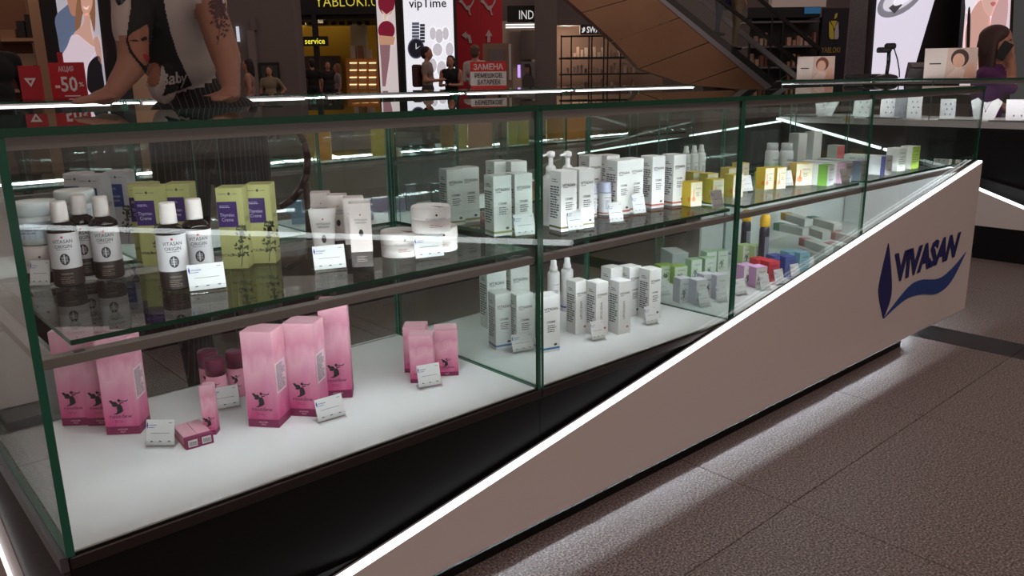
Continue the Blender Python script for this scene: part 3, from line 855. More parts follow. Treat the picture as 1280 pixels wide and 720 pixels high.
@kind
def origin_box(w, d, h):
    CR = mat('origin_card', (202, 191, 186), 0.55)
    ks = [('origin_box', carton(w, d, h, CR, BRB, h * 0.24), None)]
    v, f = fit_text('VITASAN\nORIGIN', w * 0.6, h * 0.075); ks.append(('lettering', pm(onface(v, -d / 2, 0, h * 0.72), f, PRG, 'lettering'), 0))
    v, f = oval_seal(w * 0.2, h * 0.11); ks.append(('seal', pm(onface(v, -d / 2, 0, h * 0.54), f, PRN, 'seal'), 0))
    v, f = disc2d(w * 0.035); ks.append(('red_mark', pm(onface(v, -d / 2, 0, h * 0.82), f, MATS['ink_red'], 'mark'), 0))
    v, f = lines2d(w * 0.5, h * 0.1, 4, 0.25, 4); ks.append(('foot_print', pm(onface(v, -d / 2, 0, h * 0.13), f, MATS['ink_tan'], 'foot_print'), 0))
    return ks
@kind
def cream_tube(w, h):
    """flat-crimped tube standing on its cap"""
    TW = mat('tube_white', (214, 210, 206), 0.35)
    n = 24; prof = []
    mb = MB()
    rings = []
    for t in np.linspace(0, 1, 9):
        z = h * (0.17 + 0.83 * t)
        a = w * (0.36 + 0.14 * t); b = w * 0.34 * (1 - t) + 0.0012
        rings.append([(a * math.cos(2 * math.pi * i / n), b * math.sin(2 * math.pi * i / n), z) for i in range(n)])
    vs = [p for r in rings for p in r]
    fs = [(j * n + i, j * n + (i + 1) % n, (j + 1) * n + (i + 1) % n, (j + 1) * n + i) for j in range(8) for i in range(n)]
    mb.add(vs, fs, TW, True)
    mb.add(rings[-1], [tuple(range(n))], TW)
    body = mb.mesh('tube_body')
    cap = MB().lathe([(w * 0.34, 0), (w * 0.35, h * 0.01), (w * 0.36, h * 0.17)], 24, BRB).mesh('tube_cap')
    ks = [('cream_tube', None, None), ('body', body, 0), ('cap', cap, 0)]
    def curve(v, z):
        t = (z + v[:, 1] - h * 0.17) / (h * 0.83); b = w * 0.34 * (1 - t) + 0.0012; a = w * (0.36 + 0.14 * t)
        y = -b * np.sqrt(np.clip(1 - (v[:, 0] / a) ** 2, 0, 1)) - 0.0006
        return np.stack([v[:, 0], y, z + v[:, 1]], 1)
    v, f = fit_text('VITASAN\nORIGIN', w * 0.5, h * 0.1); ks.append(('lettering', pm(curve(v, h * 0.68), f, PRN, 'lettering'), 1))
    v, f = oval_seal(w * 0.17, h * 0.16); ks.append(('seal', pm(curve(v, h * 0.42), f, PRN, 'seal'), 1))
    v, f = disc2d(w * 0.03); ks.append(('red_mark', pm(curve(v, h * 0.8), f, MATS['ink_red'], 'mark'), 1))
    return ks
BOXW = mat('box_white', (228, 228, 226), 0.5)
BANDS = {'gold': (150, 148, 62), 'olive': (104, 98, 56), 'red': (186, 92, 72), 'blue': (52, 122, 176), 'none': (218, 218, 216), 'navy': (58, 72, 150)}
@kind
def text_box(w, d, h, band='none', word='VITASAN', seal=False, vert=False):
    B = mat('band_' + band, BANDS[band], 0.5)
    mb = MB()
    mb.v = []
    ks = [('text_box', carton(w, d, h, BOXW), None)]
    if band != 'none':
        q = MB(); q.box(-w / 2 - 0.0003, w / 2 + 0.0003, -d / 2 - 0.0003, d / 2 + 0.0003, h * 0.045, h * 0.08, B); ks.append(('band', q.mesh('band'), 0))
    v, f = fit_text(word, w * 0.8, None, 0.02, 1, 0.15); ks.append(('lettering', pm(onface(v, -d / 2, 0, h * 0.77), f, PRN, 'lettering'), 0))
    v, f = lines2d(w * 0.3, h * 0.02, 1, 0.5, 9, False); ks.append(('flourish_print', pm(onface(v, -d / 2, -w * 0.22, h * 0.73), f, PRN, 'flourish'), 0))
    if vert:
        v, f = fit_text('LIPODERM', h * 0.34, None); v = np.stack([-v[:, 1], v[:, 0]], 1)
        ks.append(('product_lettering', pm(onface(v, -d / 2, -w * 0.05, h * 0.45), f, PRN, 'product'), 0))
    else:
        v, f = fit_text('CREME', w * 0.5, None, 0.02); ks.append(('product_lettering', pm(onface(v, -d / 2, 0, h * 0.54), f, PRG, 'product'), 0))
        v, f = lines2d(w * 0.5, h * 0.14, 4, 0.45, 12); ks.append(('front_print', pm(onface(v, -d / 2, 0.002, h * 0.42), f, PRG, 'front_print'), 0))
    v, f = lines2d(d * 0.8, h * 0.55, 13, 0.55, 21); ks.append(('side_print', pm(onside(v, -w / 2, 0, h * 0.48), f, PRG, 'side_print'), 0))
    v, f = lines2d(d * 0.5, h * 0.07, 2, 0.4, 22); ks.append(('side_heading', pm(onside(v, -w / 2, 0, h * 0.84), f, PRN, 'side_heading'), 0))
    v, f = oval_seal(w * 0.2, h * 0.045); ks.append(('seal', pm(onface(v, -d / 2, w * 0.25, h * 0.125), f, mat('seal_orange', (196, 104, 84)) if seal else PRG, 'seal'), 0))
    return ks
@kind
def pump_bottle(r, h):
    PW = mat('bottle_white', (232, 232, 232), 0.3)
    body = MB().lathe([(r * 0.95, 0), (r, h * 0.02), (r, h * 0.62), (r * 0.92, h * 0.66), (r * 0.5, h * 0.70), (r * 0.5, h * 0.72)], 28, PW).mesh('pump_body')
    collar = MB().lathe([(r * 0.62, h * 0.70), (r * 0.62, h * 0.78), (r * 0.5, h * 0.80), (r * 0.28, h * 0.82), (r * 0.28, h * 0.93)], 24, PW).mesh('collar')
    hd = MB(); hd.lathe([(r * 0.42, h * 0.92), (r * 0.5, h * 0.95), (r * 0.48, h * 0.985), (r * 0.2, h)], 20, PW)
    hd.tube((0, 0, h * 0.965), (-r * 1.25, -r * 0.3, h * 0.95), r * 0.2, r * 0.13, 10, PW)
    ks = [('pump_bottle', None, None), ('body', body, 0), ('collar', collar, 0), ('pump_head', hd.mesh('head'), 0)]
    v, f = fit_text('VIVASAN', r * 1.1, None); ks.append(('lettering', pm(wrap(v, r, h * 0.5), f, PRN, 'lettering'), 1))
    return ks
@kind
def spray_bottle(r, h, ring='none'):
    PW = mat('bottle_white', (232, 232, 232), 0.3)
    body = MB().lathe([(r * 0.95, 0), (r, h * 0.02), (r, h * 0.74), (r * 0.92, h * 0.78), (r * 0.62, h * 0.80)], 26, PW).mesh('spray_body')
    cap = MB().lathe([(r * 0.66, h * 0.79), (r * 0.66, h * 0.86), (r * 0.5, h * 0.9), (r * 0.46, h * 0.985), (r * 0.36, h)], 22, PW).mesh('spray_cap')
    ks = [('spray_bottle', None, None), ('body', body, 0), ('cap', cap, 0)]
    v, f = fit_text('VIVASAN', r * 1.0, None); ks.append(('lettering', pm(wrap(v, r, h * 0.56), f, PRN, 'lettering'), 1))
    v, f = lines2d(r * 0.8, h * 0.18, 6, 0.35, 3); ks.append(('label_print', pm(wrap(v, r, h * 0.38), f, PRG, 'label_print'), 1))
    if ring != 'none':
        ks.append(('ring', MB().lathe([(r + 0.0004, h * 0.07), (r + 0.0004, h * 0.105)], 26, mat('band_' + ring, BANDS[ring]), cap=False).mesh('ring'), 1))
    return ks
@kind
def roll_on(r, h):
    PW = mat('rollon_white', (222, 224, 230), 0.35); LC = mat('lilac_cap', (188, 194, 218), 0.35)
    body = MB().lathe([(r * 0.96, 0), (r, h * 0.02), (r, h * 0.68)], 26, PW).mesh('rollon_body')
    cap = MB().lathe([(r * 1.02, h * 0.68), (r * 1.02, h * 0.72), (r * 0.97, h * 0.73), (r * 0.97, h * 0.97), (r * 0.9, h), (r * 0.4, h * 1.002)], 26, LC).mesh('rollon_cap')
    ks = [('roll_on', None, None), ('body', body, 0), ('cap', cap, 0)]
    ks.append(('ring', MB().lathe([(r + 0.0004, h * 0.05), (r + 0.0004, h * 0.085)], 26, mat('band_red', BANDS['red']), cap=False).mesh('ring'), 1))
    v, f = fit_text('VIVASAN', r * 1.1, None); ks.append(('lettering', pm(wrap(v, r, h * 0.54), f, PRN, 'lettering'), 1))
    v, f = lines2d(r * 0.8, h * 0.28, 7, 0.3, 3); ks.append(('label_print', pm(wrap(v, r, h * 0.33), f, PRG, 'label_print'), 1))
    return ks
@kind
def deodorant(r, h):
    PK = mat('pink_plastic', (222, 148, 170), 0.35); BC = mat('burgundy_cap', (104, 40, 66), 0.35)
    body = MB().lathe([(r * 0.95, 0), (r, h * 0.02), (r, h * 0.64)], 26, PK).mesh('deo_body')
    cap = MB().lathe([(r * 1.0, h * 0.64), (r * 1.01, h * 0.97), (r * 0.95, h), (r * 0.4, h * 1.002)], 26, BC).mesh('deo_cap')
    ks = [('deodorant', None, None), ('body', body, 0), ('cap', cap, 0)]
    v, f = fit_text('rosedew', r * 1.1, None); ks.append(('lettering', pm(wrap(v, r, h * 0.26), f, PRN, 'lettering'), 1))
    v, f = fairy_print(h * 0.2); ks.append(('emblem', pm(wrap(v, r, h * 0.42), f, PRN, 'emblem'), 1))
    return ks
@kind
def pill_jar(r, h):
    PW = mat('jar_plastic', (212, 218, 218), 0.3)
    body = MB().lathe([(r * 0.93, 0), (r, h * 0.03), (r, h * 0.72), (r * 0.85, h * 0.8)], 26, PW).mesh('pill_body')
    lid = MB().lathe([(r * 0.82, h * 0.79), (r * 0.82, h * 0.97), (r * 0.76, h), (r * 0.3, h * 1.001)], 24, PW).mesh('pill_lid')
    GL = mat('mint_label', (176, 206, 178), 0.5)
    lab = MB().lathe([(r + 0.0004, h * 0.12), (r + 0.0004, h * 0.42)], 26, GL, cap=False).mesh('label')
    ks = [('pill_jar', None, None), ('body', body, 0), ('lid', lid, 0), ('label', lab, 1)]
    v, f = fit_text('VIVASAN', r * 1.1, None, 0.01); ks.append(('lettering', pm(wrap(v, r, h * 0.52), f, PRN, 'lettering'), 1))
    return ks
@kind
def small_box(w, d, h, c0, c1, print_='leaf', split=0.45, word=''):
    """small carton: colour c0 on the side faces and lid, c1 on the front"""
    A = mat('card_%d_%d_%d' % c0, c0, 0.5); B = mat('card_%d_%d_%d' % c1, c1, 0.5)
    mb = MB()
    mb.box(-w / 2, w / 2, -d / 2, d / 2, 0, h, A, {'-y': B})
    mb.box(-w / 2 - 0.0003, w / 2 + 0.0003, -d / 2 - 0.0003, d / 2 + 0.0003, h * (1 - 0.0), h + 0.0012, A)
    ks = [('small_box', mb.mesh('small_box'), None)]
    if print_ == 'leaf':
        v, f = leaf_print(w * 0.6, h * 0.5, 9); ks.append(('sprig_print', pm(onface(v, -d / 2, -w * 0.2, h * 0.05), f, mat('ink_moss', (74, 78, 66)), 'sprig'), 0))
        v, f = fit_text('VIVASAN', w * 0.6, None); ks.append(('lettering', pm(onface(v, -d / 2, w * 0.05, h * 0.78), f, PRN, 'lettering'), 0))
    elif print_ == 'flower':
        pet = []
        for i in range(7):
            a = 2 * math.pi * i / 7; L = w * 0.22
            pet.append((np.array([(0, 0), (L * .6 * math.cos(a - .3), L * .6 * math.sin(a - .3)), (L * math.cos(a), L * math.sin(a)), (L * .6 * math.cos(a + .3), L * .6 * math.sin(a + .3))]), [(0, 1, 2, 3)]))
        pet.append((np.array([(-w * .03, 0), (w * .03, 0), (w * .05, h * .42), (w * .0, h * .45)]), [(0, 1, 2, 3)]))
        v, f = join2d(*pet)
        OR = mat('ink_orange', (226, 110, 40), 0.5)
        ks.append(('flower_print', pm(onface(v, -d / 2, -w * 0.26, h * 0.3), f, OR, 'flower'), 0))
        v2 = v[: 28]; ks.append(('side_flower_print', pm(onside(v2, -w / 2, -d * 0.3, h * 0.3), f[:7], OR, 'flower2'), 0))
        v, f = fit_text('VIVASAN', w * 0.5, None); ks.append(('lettering', pm(onface(v, -d / 2, w * 0.12, h * 0.74), f, PRN, 'lettering'), 0))
        v, f = lines2d(w * 0.4, h * 0.2, 3, 0.3, 2); ks.append(('fine_print', pm(onface(v, -d / 2, w * 0.15, h * 0.5), f, PRG, 'fine'), 0))
    elif print_ == 'text':
        v, f = lines2d(w * 0.7, h * 0.5, 5, 0.3, 4); ks.append(('fine_print', pm(onface(v, -d / 2, 0, h * 0.42), f, PRG, 'fine'), 0))
        v, f = fit_text('VIVASAN', w * 0.6, None); ks.append(('lettering', pm(onface(v, -d / 2, 0, h * 0.8), f, PRN, 'lettering'), 0))
    if word:
        v, f = fit_text(word, w * 0.7, None); ks.append(('word_lettering', pm(onface(v, -d / 2, 0, h * 0.2), f, PRN, 'word'), 0))
    return ks
@kind
def long_carton(w, L, h, c, endc, patch=0.14):
    """tooth paste style carton: long along y, coloured part at the near end"""
    A = mat('card_%d_%d_%d' % c, c, 0.5); B = mat('card_%d_%d_%d' % endc, endc, 0.5)
    mb = MB(); mb.box(-w / 2, w / 2, -L / 2, L / 2, 0, h, A)
    ks = [('long_carton', mb.mesh('long_carton'), None)]
    q = MB(); q.box(-w / 2 - 0.0003, w / 2 + 0.0003, -L / 2 + L * 0.02, -L / 2 + L * (0.02 + patch), -0.0 + 0.0002, h + 0.0004, B); ks.append(('colour_band', q.mesh('colour_band'), 0))
    v, f = lines2d(L * 0.5, h * 0.55, 4, 0.35, 5); ks.append(('side_print', pm(onside(v, -w / 2, L * 0.12, h * 0.5), f, PRG, 'side_print'), 0))
    v, f = fit_text('VIVASAN', w * 0.7, None); ks.append(('end_lettering', pm(onface(v, -L / 2, 0, h * 0.55), f, PRN, 'end'), 0))
    return ks
@kind
def price_card(w, h):
    """white printed card leaning in a clear acrylic stand; faces -y"""
    t = math.radians(16); c, s = math.cos(t), math.sin(t)
    def lean(v, e=0.0):
        return np.stack([v[:, 0], -0.012 + v[:, 1] * s - e * c, 0.004 + v[:, 1] * c + e * s], 1)
    body = MB()
    v = np.array([(-w / 2, 0), (w / 2, 0), (w / 2, h), (-w / 2, h)])
    a = lean(v, 0.0002); b = lean(v, -0.0008)
    card = MB().add(list(a) + list(b), [(0, 1, 2, 3), (7, 6, 5, 4), (1, 0, 4, 5), (2, 1, 5, 6), (3, 2, 6, 7), (0, 3, 7, 4)], WHITE).mesh('card')
    st = MB()
    v = np.array([(-w / 2 - .001, -.003), (w / 2 + .001, -.003), (w / 2 + .001, h + .001), (-w / 2 - .001, h + .001)])
    a = lean(v, -0.001); b = lean(v, -0.0025)
    st.add(list(a) + list(b), [(0, 1, 2, 3), (7, 6, 5, 4), (1, 0, 4, 5), (2, 1, 5, 6), (3, 2, 6, 7), (0, 3, 7, 4)], CLEAR)
    st.box(-w / 2 - .001, w / 2 + .001, -0.022, 0.014, 0, 0.0015, CLEAR)
    v = np.array([(-w / 2 - .001, -.003), (w / 2 + .001, -.003), (w / 2 + .001, .008), (-w / 2 - .001, .008)])
    a = lean(v, 0.0018); b = lean(v, 0.0008)
    st.add(list(a) + list(b), [(0, 1, 2, 3), (7, 6, 5, 4), (1, 0, 4, 5), (2, 1, 5, 6), (3, 2, 6, 7), (0, 3, 7, 4)], CLEAR)
    ks = [('price_card', None, None), ('card', card, 0), ('stand', st.mesh('stand'), 0)]
    lg = np.array([(-.48, .78), (-.45, .92), (-.42, .78), (-.45, .64)]) * np.array([w, h])
    v, f = fit_text('VIVASAN', w * 0.27, None, 0.02, 1, 0.15)
    v2, f2 = join2d((lg, [(0, 1, 2, 3)]), (v + np.array([-w * 0.26, h * 0.78]), f), rect2d(-w * .42, -w * .2, h * .68, h * .7))
    ks.append(('logo', pm(lean(v2, 0.0006), f2, PRB, 'logo'), 1))
    v, f = join2d(rect2d(-w * .34, w * .34, h * .46, h * .475), *[rect2d(x * w, x * w + w * .08, h * .13, h * .17) for x in (-.34, -.04, .28)], rect2d(w * .3, w * .42, h * .86, h * .88))
    ks.append(('card_print', pm(lean(v, 0.0006), f, PRG, 'card_print'), 1))
    return ks
@kind
def drop_bottle(r, h):
    """dark bottle with yellow cap"""
    DK = mat('dark_bottle', (44, 44, 54), 0.25); YC = mat('yellow_cap', (228, 178, 40), 0.4)
    body = MB().lathe([(r * 0.9, 0), (r, h * 0.02), (r, h * 0.72), (r * 0.8, h * 0.78), (r * 0.6, h * 0.8)], 22, DK).mesh('drop_body')
    cap = MB().lathe([(r * 0.95, h * 0.78), (r * 1.0, h * 0.8), (r * 1.0, h * 0.93), (r * 0.8, h * 0.985), (r * 0.4, h)], 22, YC).mesh('drop_cap')
    lab = MB(); v2 = np.array([(x, z) for x in np.linspace(-r * .5, r * .5, 5) for z in (-h * 0.22, h * 0.2)])
    lab.add(wrap(v2, r, h * 0.4, 0.0005), [(2 * i, 2 * i + 2, 2 * i + 3, 2 * i + 1) for i in range(4)], mat('grey_label', (120, 124, 134)))
    return [('drop_bottle', None, None), ('body', body, 0), ('cap', cap, 0), ('label', lab.mesh('label'), 1)]
# ---------------------------------------------------------------- what stands in the showcases
def put(kd, name, label, cat, at, yaw, group=None):
    return spawn(kd, name, label, cat, at, yaw, group)
Z0 = ZF            # white floor board
Z1 = ZS            # glass shelf
# --- pink boxes on the white floor
G = 'tall pink boxes beside the burgundy-capped bottles'
RB = rose_box(0.066, 0.058, 0.205)
RL_ = rose_box(0.056, 0.034, 0.205)
put(RB, 'rose_box', 'tall pink carton with care label, front one of three in a row', 'box', base_at(330.5, 534, Z0, -50, 0.028), -50)
put(RB, 'rose_box', 'tall pink carton with care label, middle one of three in a row', 'box', base_at(381, 520.5, Z0, -50, 0.028), -50)
put(rose_box(0.062, 0.056, 0.222, False), 'rose_box', 'tallest pink carton standing behind a price card at the end of the row', 'box', base_at(423, 498, Z0, -34, 0.028), -34)
put(RB, 'rose_box', 'tall pink carton under the shelf corner, standing foremost of three', 'box', base_at(155, 543, Z0, -38, 0.028), -38)
put(RL_, 'rose_box', 'tall pink carton under the shelf corner, half hidden between two others', 'box', base_at(127, 533, Z0, -38, 0.02), -38)
put(RL_, 'rose_box', 'tall pink carton under the shelf corner, hindmost of three beside the end glass', 'box', base_at(95, 533, Z0, -38, 0.02), -38)
RS = rose_box(0.055, 0.05, 0.115, False)
put(RS, 'rose_box', 'short pink carton partly hidden by a price card in front', 'box', base_at(528, 479, Z0, -42, 0.025), -42)
put(RS, 'rose_box', 'short pink carton with burgundy foot to the side of its card', 'box', base_at(559, 470, Z0, -36, 0.025), -36)
put(RS, 'rose_box', 'short pink carton standing behind two others of its size', 'box', base_at(520, 466, Z0, -42, 0.025), -42)
DE = deodorant(0.0215, 0.105)
for px, py, w in ((271, 508, 'in front of two others'), (262, 497, 'behind, nearest the three shelf-corner cartons'), (297, 497, 'behind, next to the tall pink cartons')):
    put(DE, 'deodorant', 'pink bottle with burgundy cap ' + w, 'bottle', base_at(px, py, Z0, -35, 0.0215), -35)
put(rose_slim(0.024, 0.024, 0.105), 'rose_box', 'slim upright pink carton standing before the burgundy-capped bottles', 'box', base_at(263, 544, Z0, -40, 0.012), -40)
RF = rose_flat(0.026, 0.085, 0.022)
put(RF, 'rose_box', 'pink carton lying flat, barcode end beside a price card', 'box', base_at(242, 561, Z0, -4, 0.0425), -4)
put(RF, 'rose_box', 'pink carton lying flat, barcode end on the far side from the price card', 'box', base_at(259, 556, Z0, -4, 0.0425), -4)
CD = price_card(0.062, 0.046)
CS = price_card(0.055, 0.05)
CV0 = price_card(0.036, 0.046)
def card(px, py, z, yaw, label, k=CD):
    return put(k, 'price_card', label, 'price card', base_at(px, py, z, yaw, 0.022), yaw)
card(198, 562, Z0, -42, 'white price card beside the pink cartons lying flat', CS)
card(283, 514, Z0, -14, 'white price card in front of the burgundy-capped bottles')
card(418, 527, Z0, -2, 'white price card before the tallest pink carton')
card(540, 486, Z0, -16, 'white price card leaning before the short pink cartons', CS)
# --- glass shelf of the first unit
SH = shampoo(0.0255, 0.156, 'VERBENA'); SA = shampoo(0.0255, 0.156, 'ARGANA')
g = 'brown bottles with white caps on the shelf'
put(SH, 'shampoo_bottle', 'brown bottle with white label and cap, standing closest to the end glass', 'bottle', base_at(86, 360, Z1, -20, 0.0255), -18)
put(SH, 'shampoo_bottle', 'brown bottle with white label and cap, half hidden between two others', 'bottle', base_at(109, 346, Z1, -20, 0.0255), -18)
put(SH, 'shampoo_bottle', 'brown bottle with white label and cap before the white herb cartons', 'bottle', base_at(137, 350, Z1, -20, 0.0255), -18)
put(SA, 'shampoo_bottle', 'brown bottle with white label showing its brown foot beside a price card', 'bottle', base_at(221, 364, Z1, -20, 0.0255), -16)
put(SA, 'shampoo_bottle', 'brown bottle with white label standing behind a price card', 'bottle', base_at(253, 356, Z1, -20, 0.0255), -16)
HG = herb_box(0.05, 0.046, 0.162, 'green', 'purple'); HW = herb_box(0.05, 0.046, 0.168, 'white', 'blue')
put(HG, 'herb_box', 'olive green carton with purple panel, just behind the brown bottles', 'box', top_at(187, 232, Z1, 0.162, -38, 0.0), -38)
put(HG, 'herb_box', 'olive green carton almost wholly hidden behind its twin', 'box', top_at(178, 229, Z1, 0.162, -38, 0.006), -38)
put(HG, 'herb_box', 'olive green carton with purple panel rising behind two white bottle caps', 'box', top_at(222, 229, Z1, 0.162, -38, 0.01), -38)
put(HG, 'herb_box', 'olive green carton with purple panel, front one of a free-standing pair', 'box', top_at(289, 233, Z1, 0.162, -38, 0.0), -38)
put(HG, 'herb_box', 'olive green carton with purple panel, rear one of a free-standing pair', 'box', top_at(324, 229, Z1, 0.162, -38, 0.0), -38)
put(HW, 'herb_box', 'white carton with blue panel showing a broad plain side', 'box', top_at(117, 218, Z1, 0.168, -40, 0.0), -40)
put(HW, 'herb_box', 'white carton with blue panel pressed between tubs and its twin', 'box', top_at(95, 216.5, Z1, 0.168, -40, 0.012), -40)
put(HW, 'herb_box', 'white carton with blue panel and a large sprig, hindmost of three', 'box', top_at(146, 214, Z1, 0.168, -40, 0.01), -40)
TB = tub(0.037, 0.079)
g = 'white tubs at the end of the shelf'
put(TB, 'cream_tub', 'white tub with pale blue label, on top of a stack by the end glass', 'tub', (0.327, 1.705, Z1 + 0.0735), -28)
put(cream_jar(0.036, 0.0725, True), 'cream_jar', 'white jar with brown foot label carrying a tub by the end glass', 'jar', (0.327, 1.705, Z1), -20)
p = (0.412, 1.772)
put(TB, 'cream_tub', 'white tub on top of the stack that stands deeper in the case', 'tub', (p[0], p[1], Z1 + 0.0797), -28)
put(TB, 'cream_tub', 'white tub at the foot of the stack standing deeper in the case', 'tub', (p[0], p[1], Z1), -28)
card(47, 361, Z1, -40, 'white price card in a clear stand before the brown-footed jar', CV0)
card(262, 366, Z1, -14, 'white price card before a brown bottle on the glass shelf')
OB = origin_box(0.042, 0.034, 0.128)
put(OB, 'origin_box', 'cream carton with brown foot, nearest the stacked jars, front face bare', 'box', base_at(454, 334, Z1, -30, 0.017), -30)
for px, py, l in ((400, 240, 'behind the white tube'), (421, 243, 'in the middle of the row behind'), (441, 246, 'touching the front carton')):
    put(OB, 'origin_box', 'cream carton with brown foot ' + l, 'box', top_at(px, py, Z1, 0.128, -30, 0.0), -30)
put(cream_tube(0.056, 0.105), 'cream_tube', 'white squeeze tube standing on its dark brown cap', 'tube', base_at(407, 325, Z1, -28, 0.014), -28)
card(415, 340, Z1, -18, 'white price card before the white squeeze tube')
JR = cream_jar(0.041, 0.053)
put(JR, 'cream_jar', 'low white jar resting on two others', 'jar', (*top_at(538, 257, Z1, 0.1065, 0, 0)[:2], Z1 + 0.0535), -20)
put(JR, 'cream_jar', 'low white jar under the pile, beside the divider glass', 'jar', base_at(515, 322, Z1, 0, 0.041), -20)
put(JR, 'cream_jar', 'low white jar under the pile, next to the white cartons', 'jar', base_at(563, 315, Z1, 0, 0.041), -20)
card(540, 325, Z1, -16, 'white price card leaning before the pile of jars')
WB = text_box(0.048, 0.046, 0.142, 'gold')
put(WB, 'text_box', 'white carton with gold line, standing at the back beside the jars', 'box', top_at(564, 211, Z1, 0.142, -12, 0), -12)
put(WB, 'text_box', 'white carton with gold line, second of the pair behind the jars', 'box', top_at(583, 208.5, Z1, 0.142, -12, 0), -12)
put(WB, 'text_box', 'white carton with gold line, its printed side facing the jars', 'box', base_at(629, 295, Z1, -12, 0.023), -12)
put(WB, 'text_box', 'white carton with gold line just behind a price card', 'box', base_at(655, 291, Z1, -12, 0.023), -12)
WT = text_box(0.044, 0.044, 0.166, 'none')
for px, l in ((622, 'behind the side-printed carton'), (643, 'behind the carton with the price card')):
    put(WT, 'text_box', 'taller plain white carton standing ' + l, 'box', top_at(px, 201, Z1, 0.166, -12, 0), -12)
card(660, 297, Z1, -14, 'white price card before the gold-lined cartons', CS)
# --- glass shelf of the second unit
WO = text_box(0.046, 0.05, 0.145, 'olive')
put(WO, 'text_box', 'white carton with olive line beside the glass joint, printed side showing', 'box', base_at(711, 289, Z1, -10, 0.025), -10)
put(WO, 'text_box', 'white carton with olive line half behind a price card', 'box', base_at(733, 285, Z1, -10, 0.025), -10)
PB = pump_bottle(0.021, 0.185)
put(PB, 'pump_bottle', 'white pump bottle behind the olive-lined cartons, close to the glass joint', 'bottle', top_at(688.5, 189, Z1, 0.185, 0, 0), -10)
put(PB, 'pump_bottle', 'white pump bottle behind the olive-lined cartons, next to tall cartons', 'bottle', top_at(709.5, 189, Z1, 0.185, 0, 0), -10)
WR = text_box(0.046, 0.05, 0.145, 'red')
put(WR, 'text_box', 'white carton with red line at the end of the trio, beside the yellow boxes', 'box', base_at(848, 257, Z1, -10, 0.025), -10)
put(WR, 'text_box', 'white carton with red line in the middle of the trio', 'box', base_at(822, 260, Z1, -10, 0.025), -10)
put(WR, 'text_box', 'white carton with red line, first of the trio beside the roll-ons', 'box', base_at(795, 265, Z1, -10, 0.025), -10)
put(WR, 'text_box', 'white carton with red line just behind the roll-ons', 'box', top_at(773, 200, Z1, 0.145, -10, 0), -10)
put(WR, 'text_box', 'white carton with red line deep behind the roll-ons', 'box', top_at(760, 193.5, Z1, 0.145, -10, 0), -10)
put(WR, 'text_box', 'white carton with red line rising behind the pump bottles', 'box', top_at(738, 194, Z1, 0.145, -10, 0), -10)
RO = roll_on(0.0175, 0.088)
put(RO, 'roll_on', 'white roll-on with lilac cap next to the olive-lined cartons', 'bottle', base_at(744, 271, Z1, 0, 0.0175), -20)
put(RO, 'roll_on', 'white roll-on with lilac cap next to the red-lined cartons', 'bottle', base_at(762, 269, Z1, 0, 0.0175), -20)
CV = price_card(0.042, 0.05)
card(723, 290, Z1, -14, 'white price card before the olive-lined carton', CV)
card(774, 280, Z1, -14, 'white price card before the roll-ons', CV)
card(803, 269, Z1, -12, 'white price card before the red-lined trio', CV)
SP = spray_bottle(0.016, 0.13)
for px, py, l in ((858, 183, 'closest to the white cartons'), (868, 182, 'between two twins'), (877, 181, 'closest to the yellow boxes')):
    put(SP, 'spray_bottle', 'small white spray bottle behind the yellow pair, ' + l, 'bottle', top_at(px, py, Z1, 0.13, 0, 0), -15)
YEL, YEF = (228, 196, 66), (222, 214, 186)
YB1 = small_box(0.04, 0.04, 0.068, YEL, YEF, 'flower')
g = 'yellow flower boxes on the glass shelf'
put(YB1, 'flower_box', 'yellow box with orange flower beside the red-lined cartons', 'box', base_at(870, 258, Z1, -14, 0.02), -14)
put(YB1, 'flower_box', 'yellow box with orange flower just behind a price card', 'box', base_at(897, 254, Z1, -14, 0.02), -14)
put(YB1, 'flower_box', 'yellow box peeping out behind the foremost yellow pair', 'box', top_at(868, 215, Z1, 0.068, -14, 0), -14)
put(YB1, 'flower_box', 'yellow box behind the foremost pair, next to the spray bottles', 'box', top_at(886, 217, Z1, 0.068, -14, 0), -14)
put(YB1, 'flower_box', 'yellow box just before the glass joint', 'box', base_at(922, 247, Z1, -14, 0.02), -14)
put(YB1, 'flower_box', 'yellow box one step behind the glass joint box', 'box', top_at(912, 210, Z1, 0.068, -14, 0), -14)
put(YB1, 'flower_box', 'yellow box deepest in the row at the glass joint', 'box', top_at(926, 204, Z1, 0.068, -14, 0), -14)
card(901, 262, Z1, -12, 'white price card before the foremost yellow pair', CV)
# --- glass shelf of the third unit
put(YB1, 'flower_box', 'bright yellow box, first of the pair beyond the glass joint', 'box', base_at(961, 237, Z1, -14, 0.02), -14)
put(YB1, 'flower_box', 'bright yellow box, second of the pair beyond the glass joint', 'box', base_at(976, 236, Z1, -14, 0.02), -14)
put(small_box(0.058, 0.045, 0.072, (232, 196, 90), YEF, 'flower'), 'flower_box', 'large amber yellow box with orange flower beside the green cartons', 'box', base_at(1004, 232, Z1, -30, 0.022), -30)
put(small_box(0.085, 0.05, 0.03, (150, 178, 50), (176, 196, 60), 'text'), 'green_box', 'flat lime green box lying before the white jars', 'box', top_at(962, 206, Z1, 0.055, -20, 0.0)[:2] + (Z1,), -20)
card(938, 241, Z1, -12, 'white price card at the glass joint before yellow boxes', CV)
card(989, 234, Z1, -12, 'white price card before the bright yellow pair', CV)
card(1021, 230, Z1, -12, 'white price card between amber box and green cartons', CV)
PJ = pill_jar(0.0245, 0.122)
put(PJ, 'pill_jar', 'white pill jar with mint label behind the bright yellow pair', 'jar', top_at(966, 179, Z1, 0.122, 0, 0), -20)
put(PJ, 'pill_jar', 'white pill jar with mint label next to the long green cartons', 'jar', top_at(984, 179, Z1, 0.122, 0, 0), -20)
WHC = (214, 216, 214)
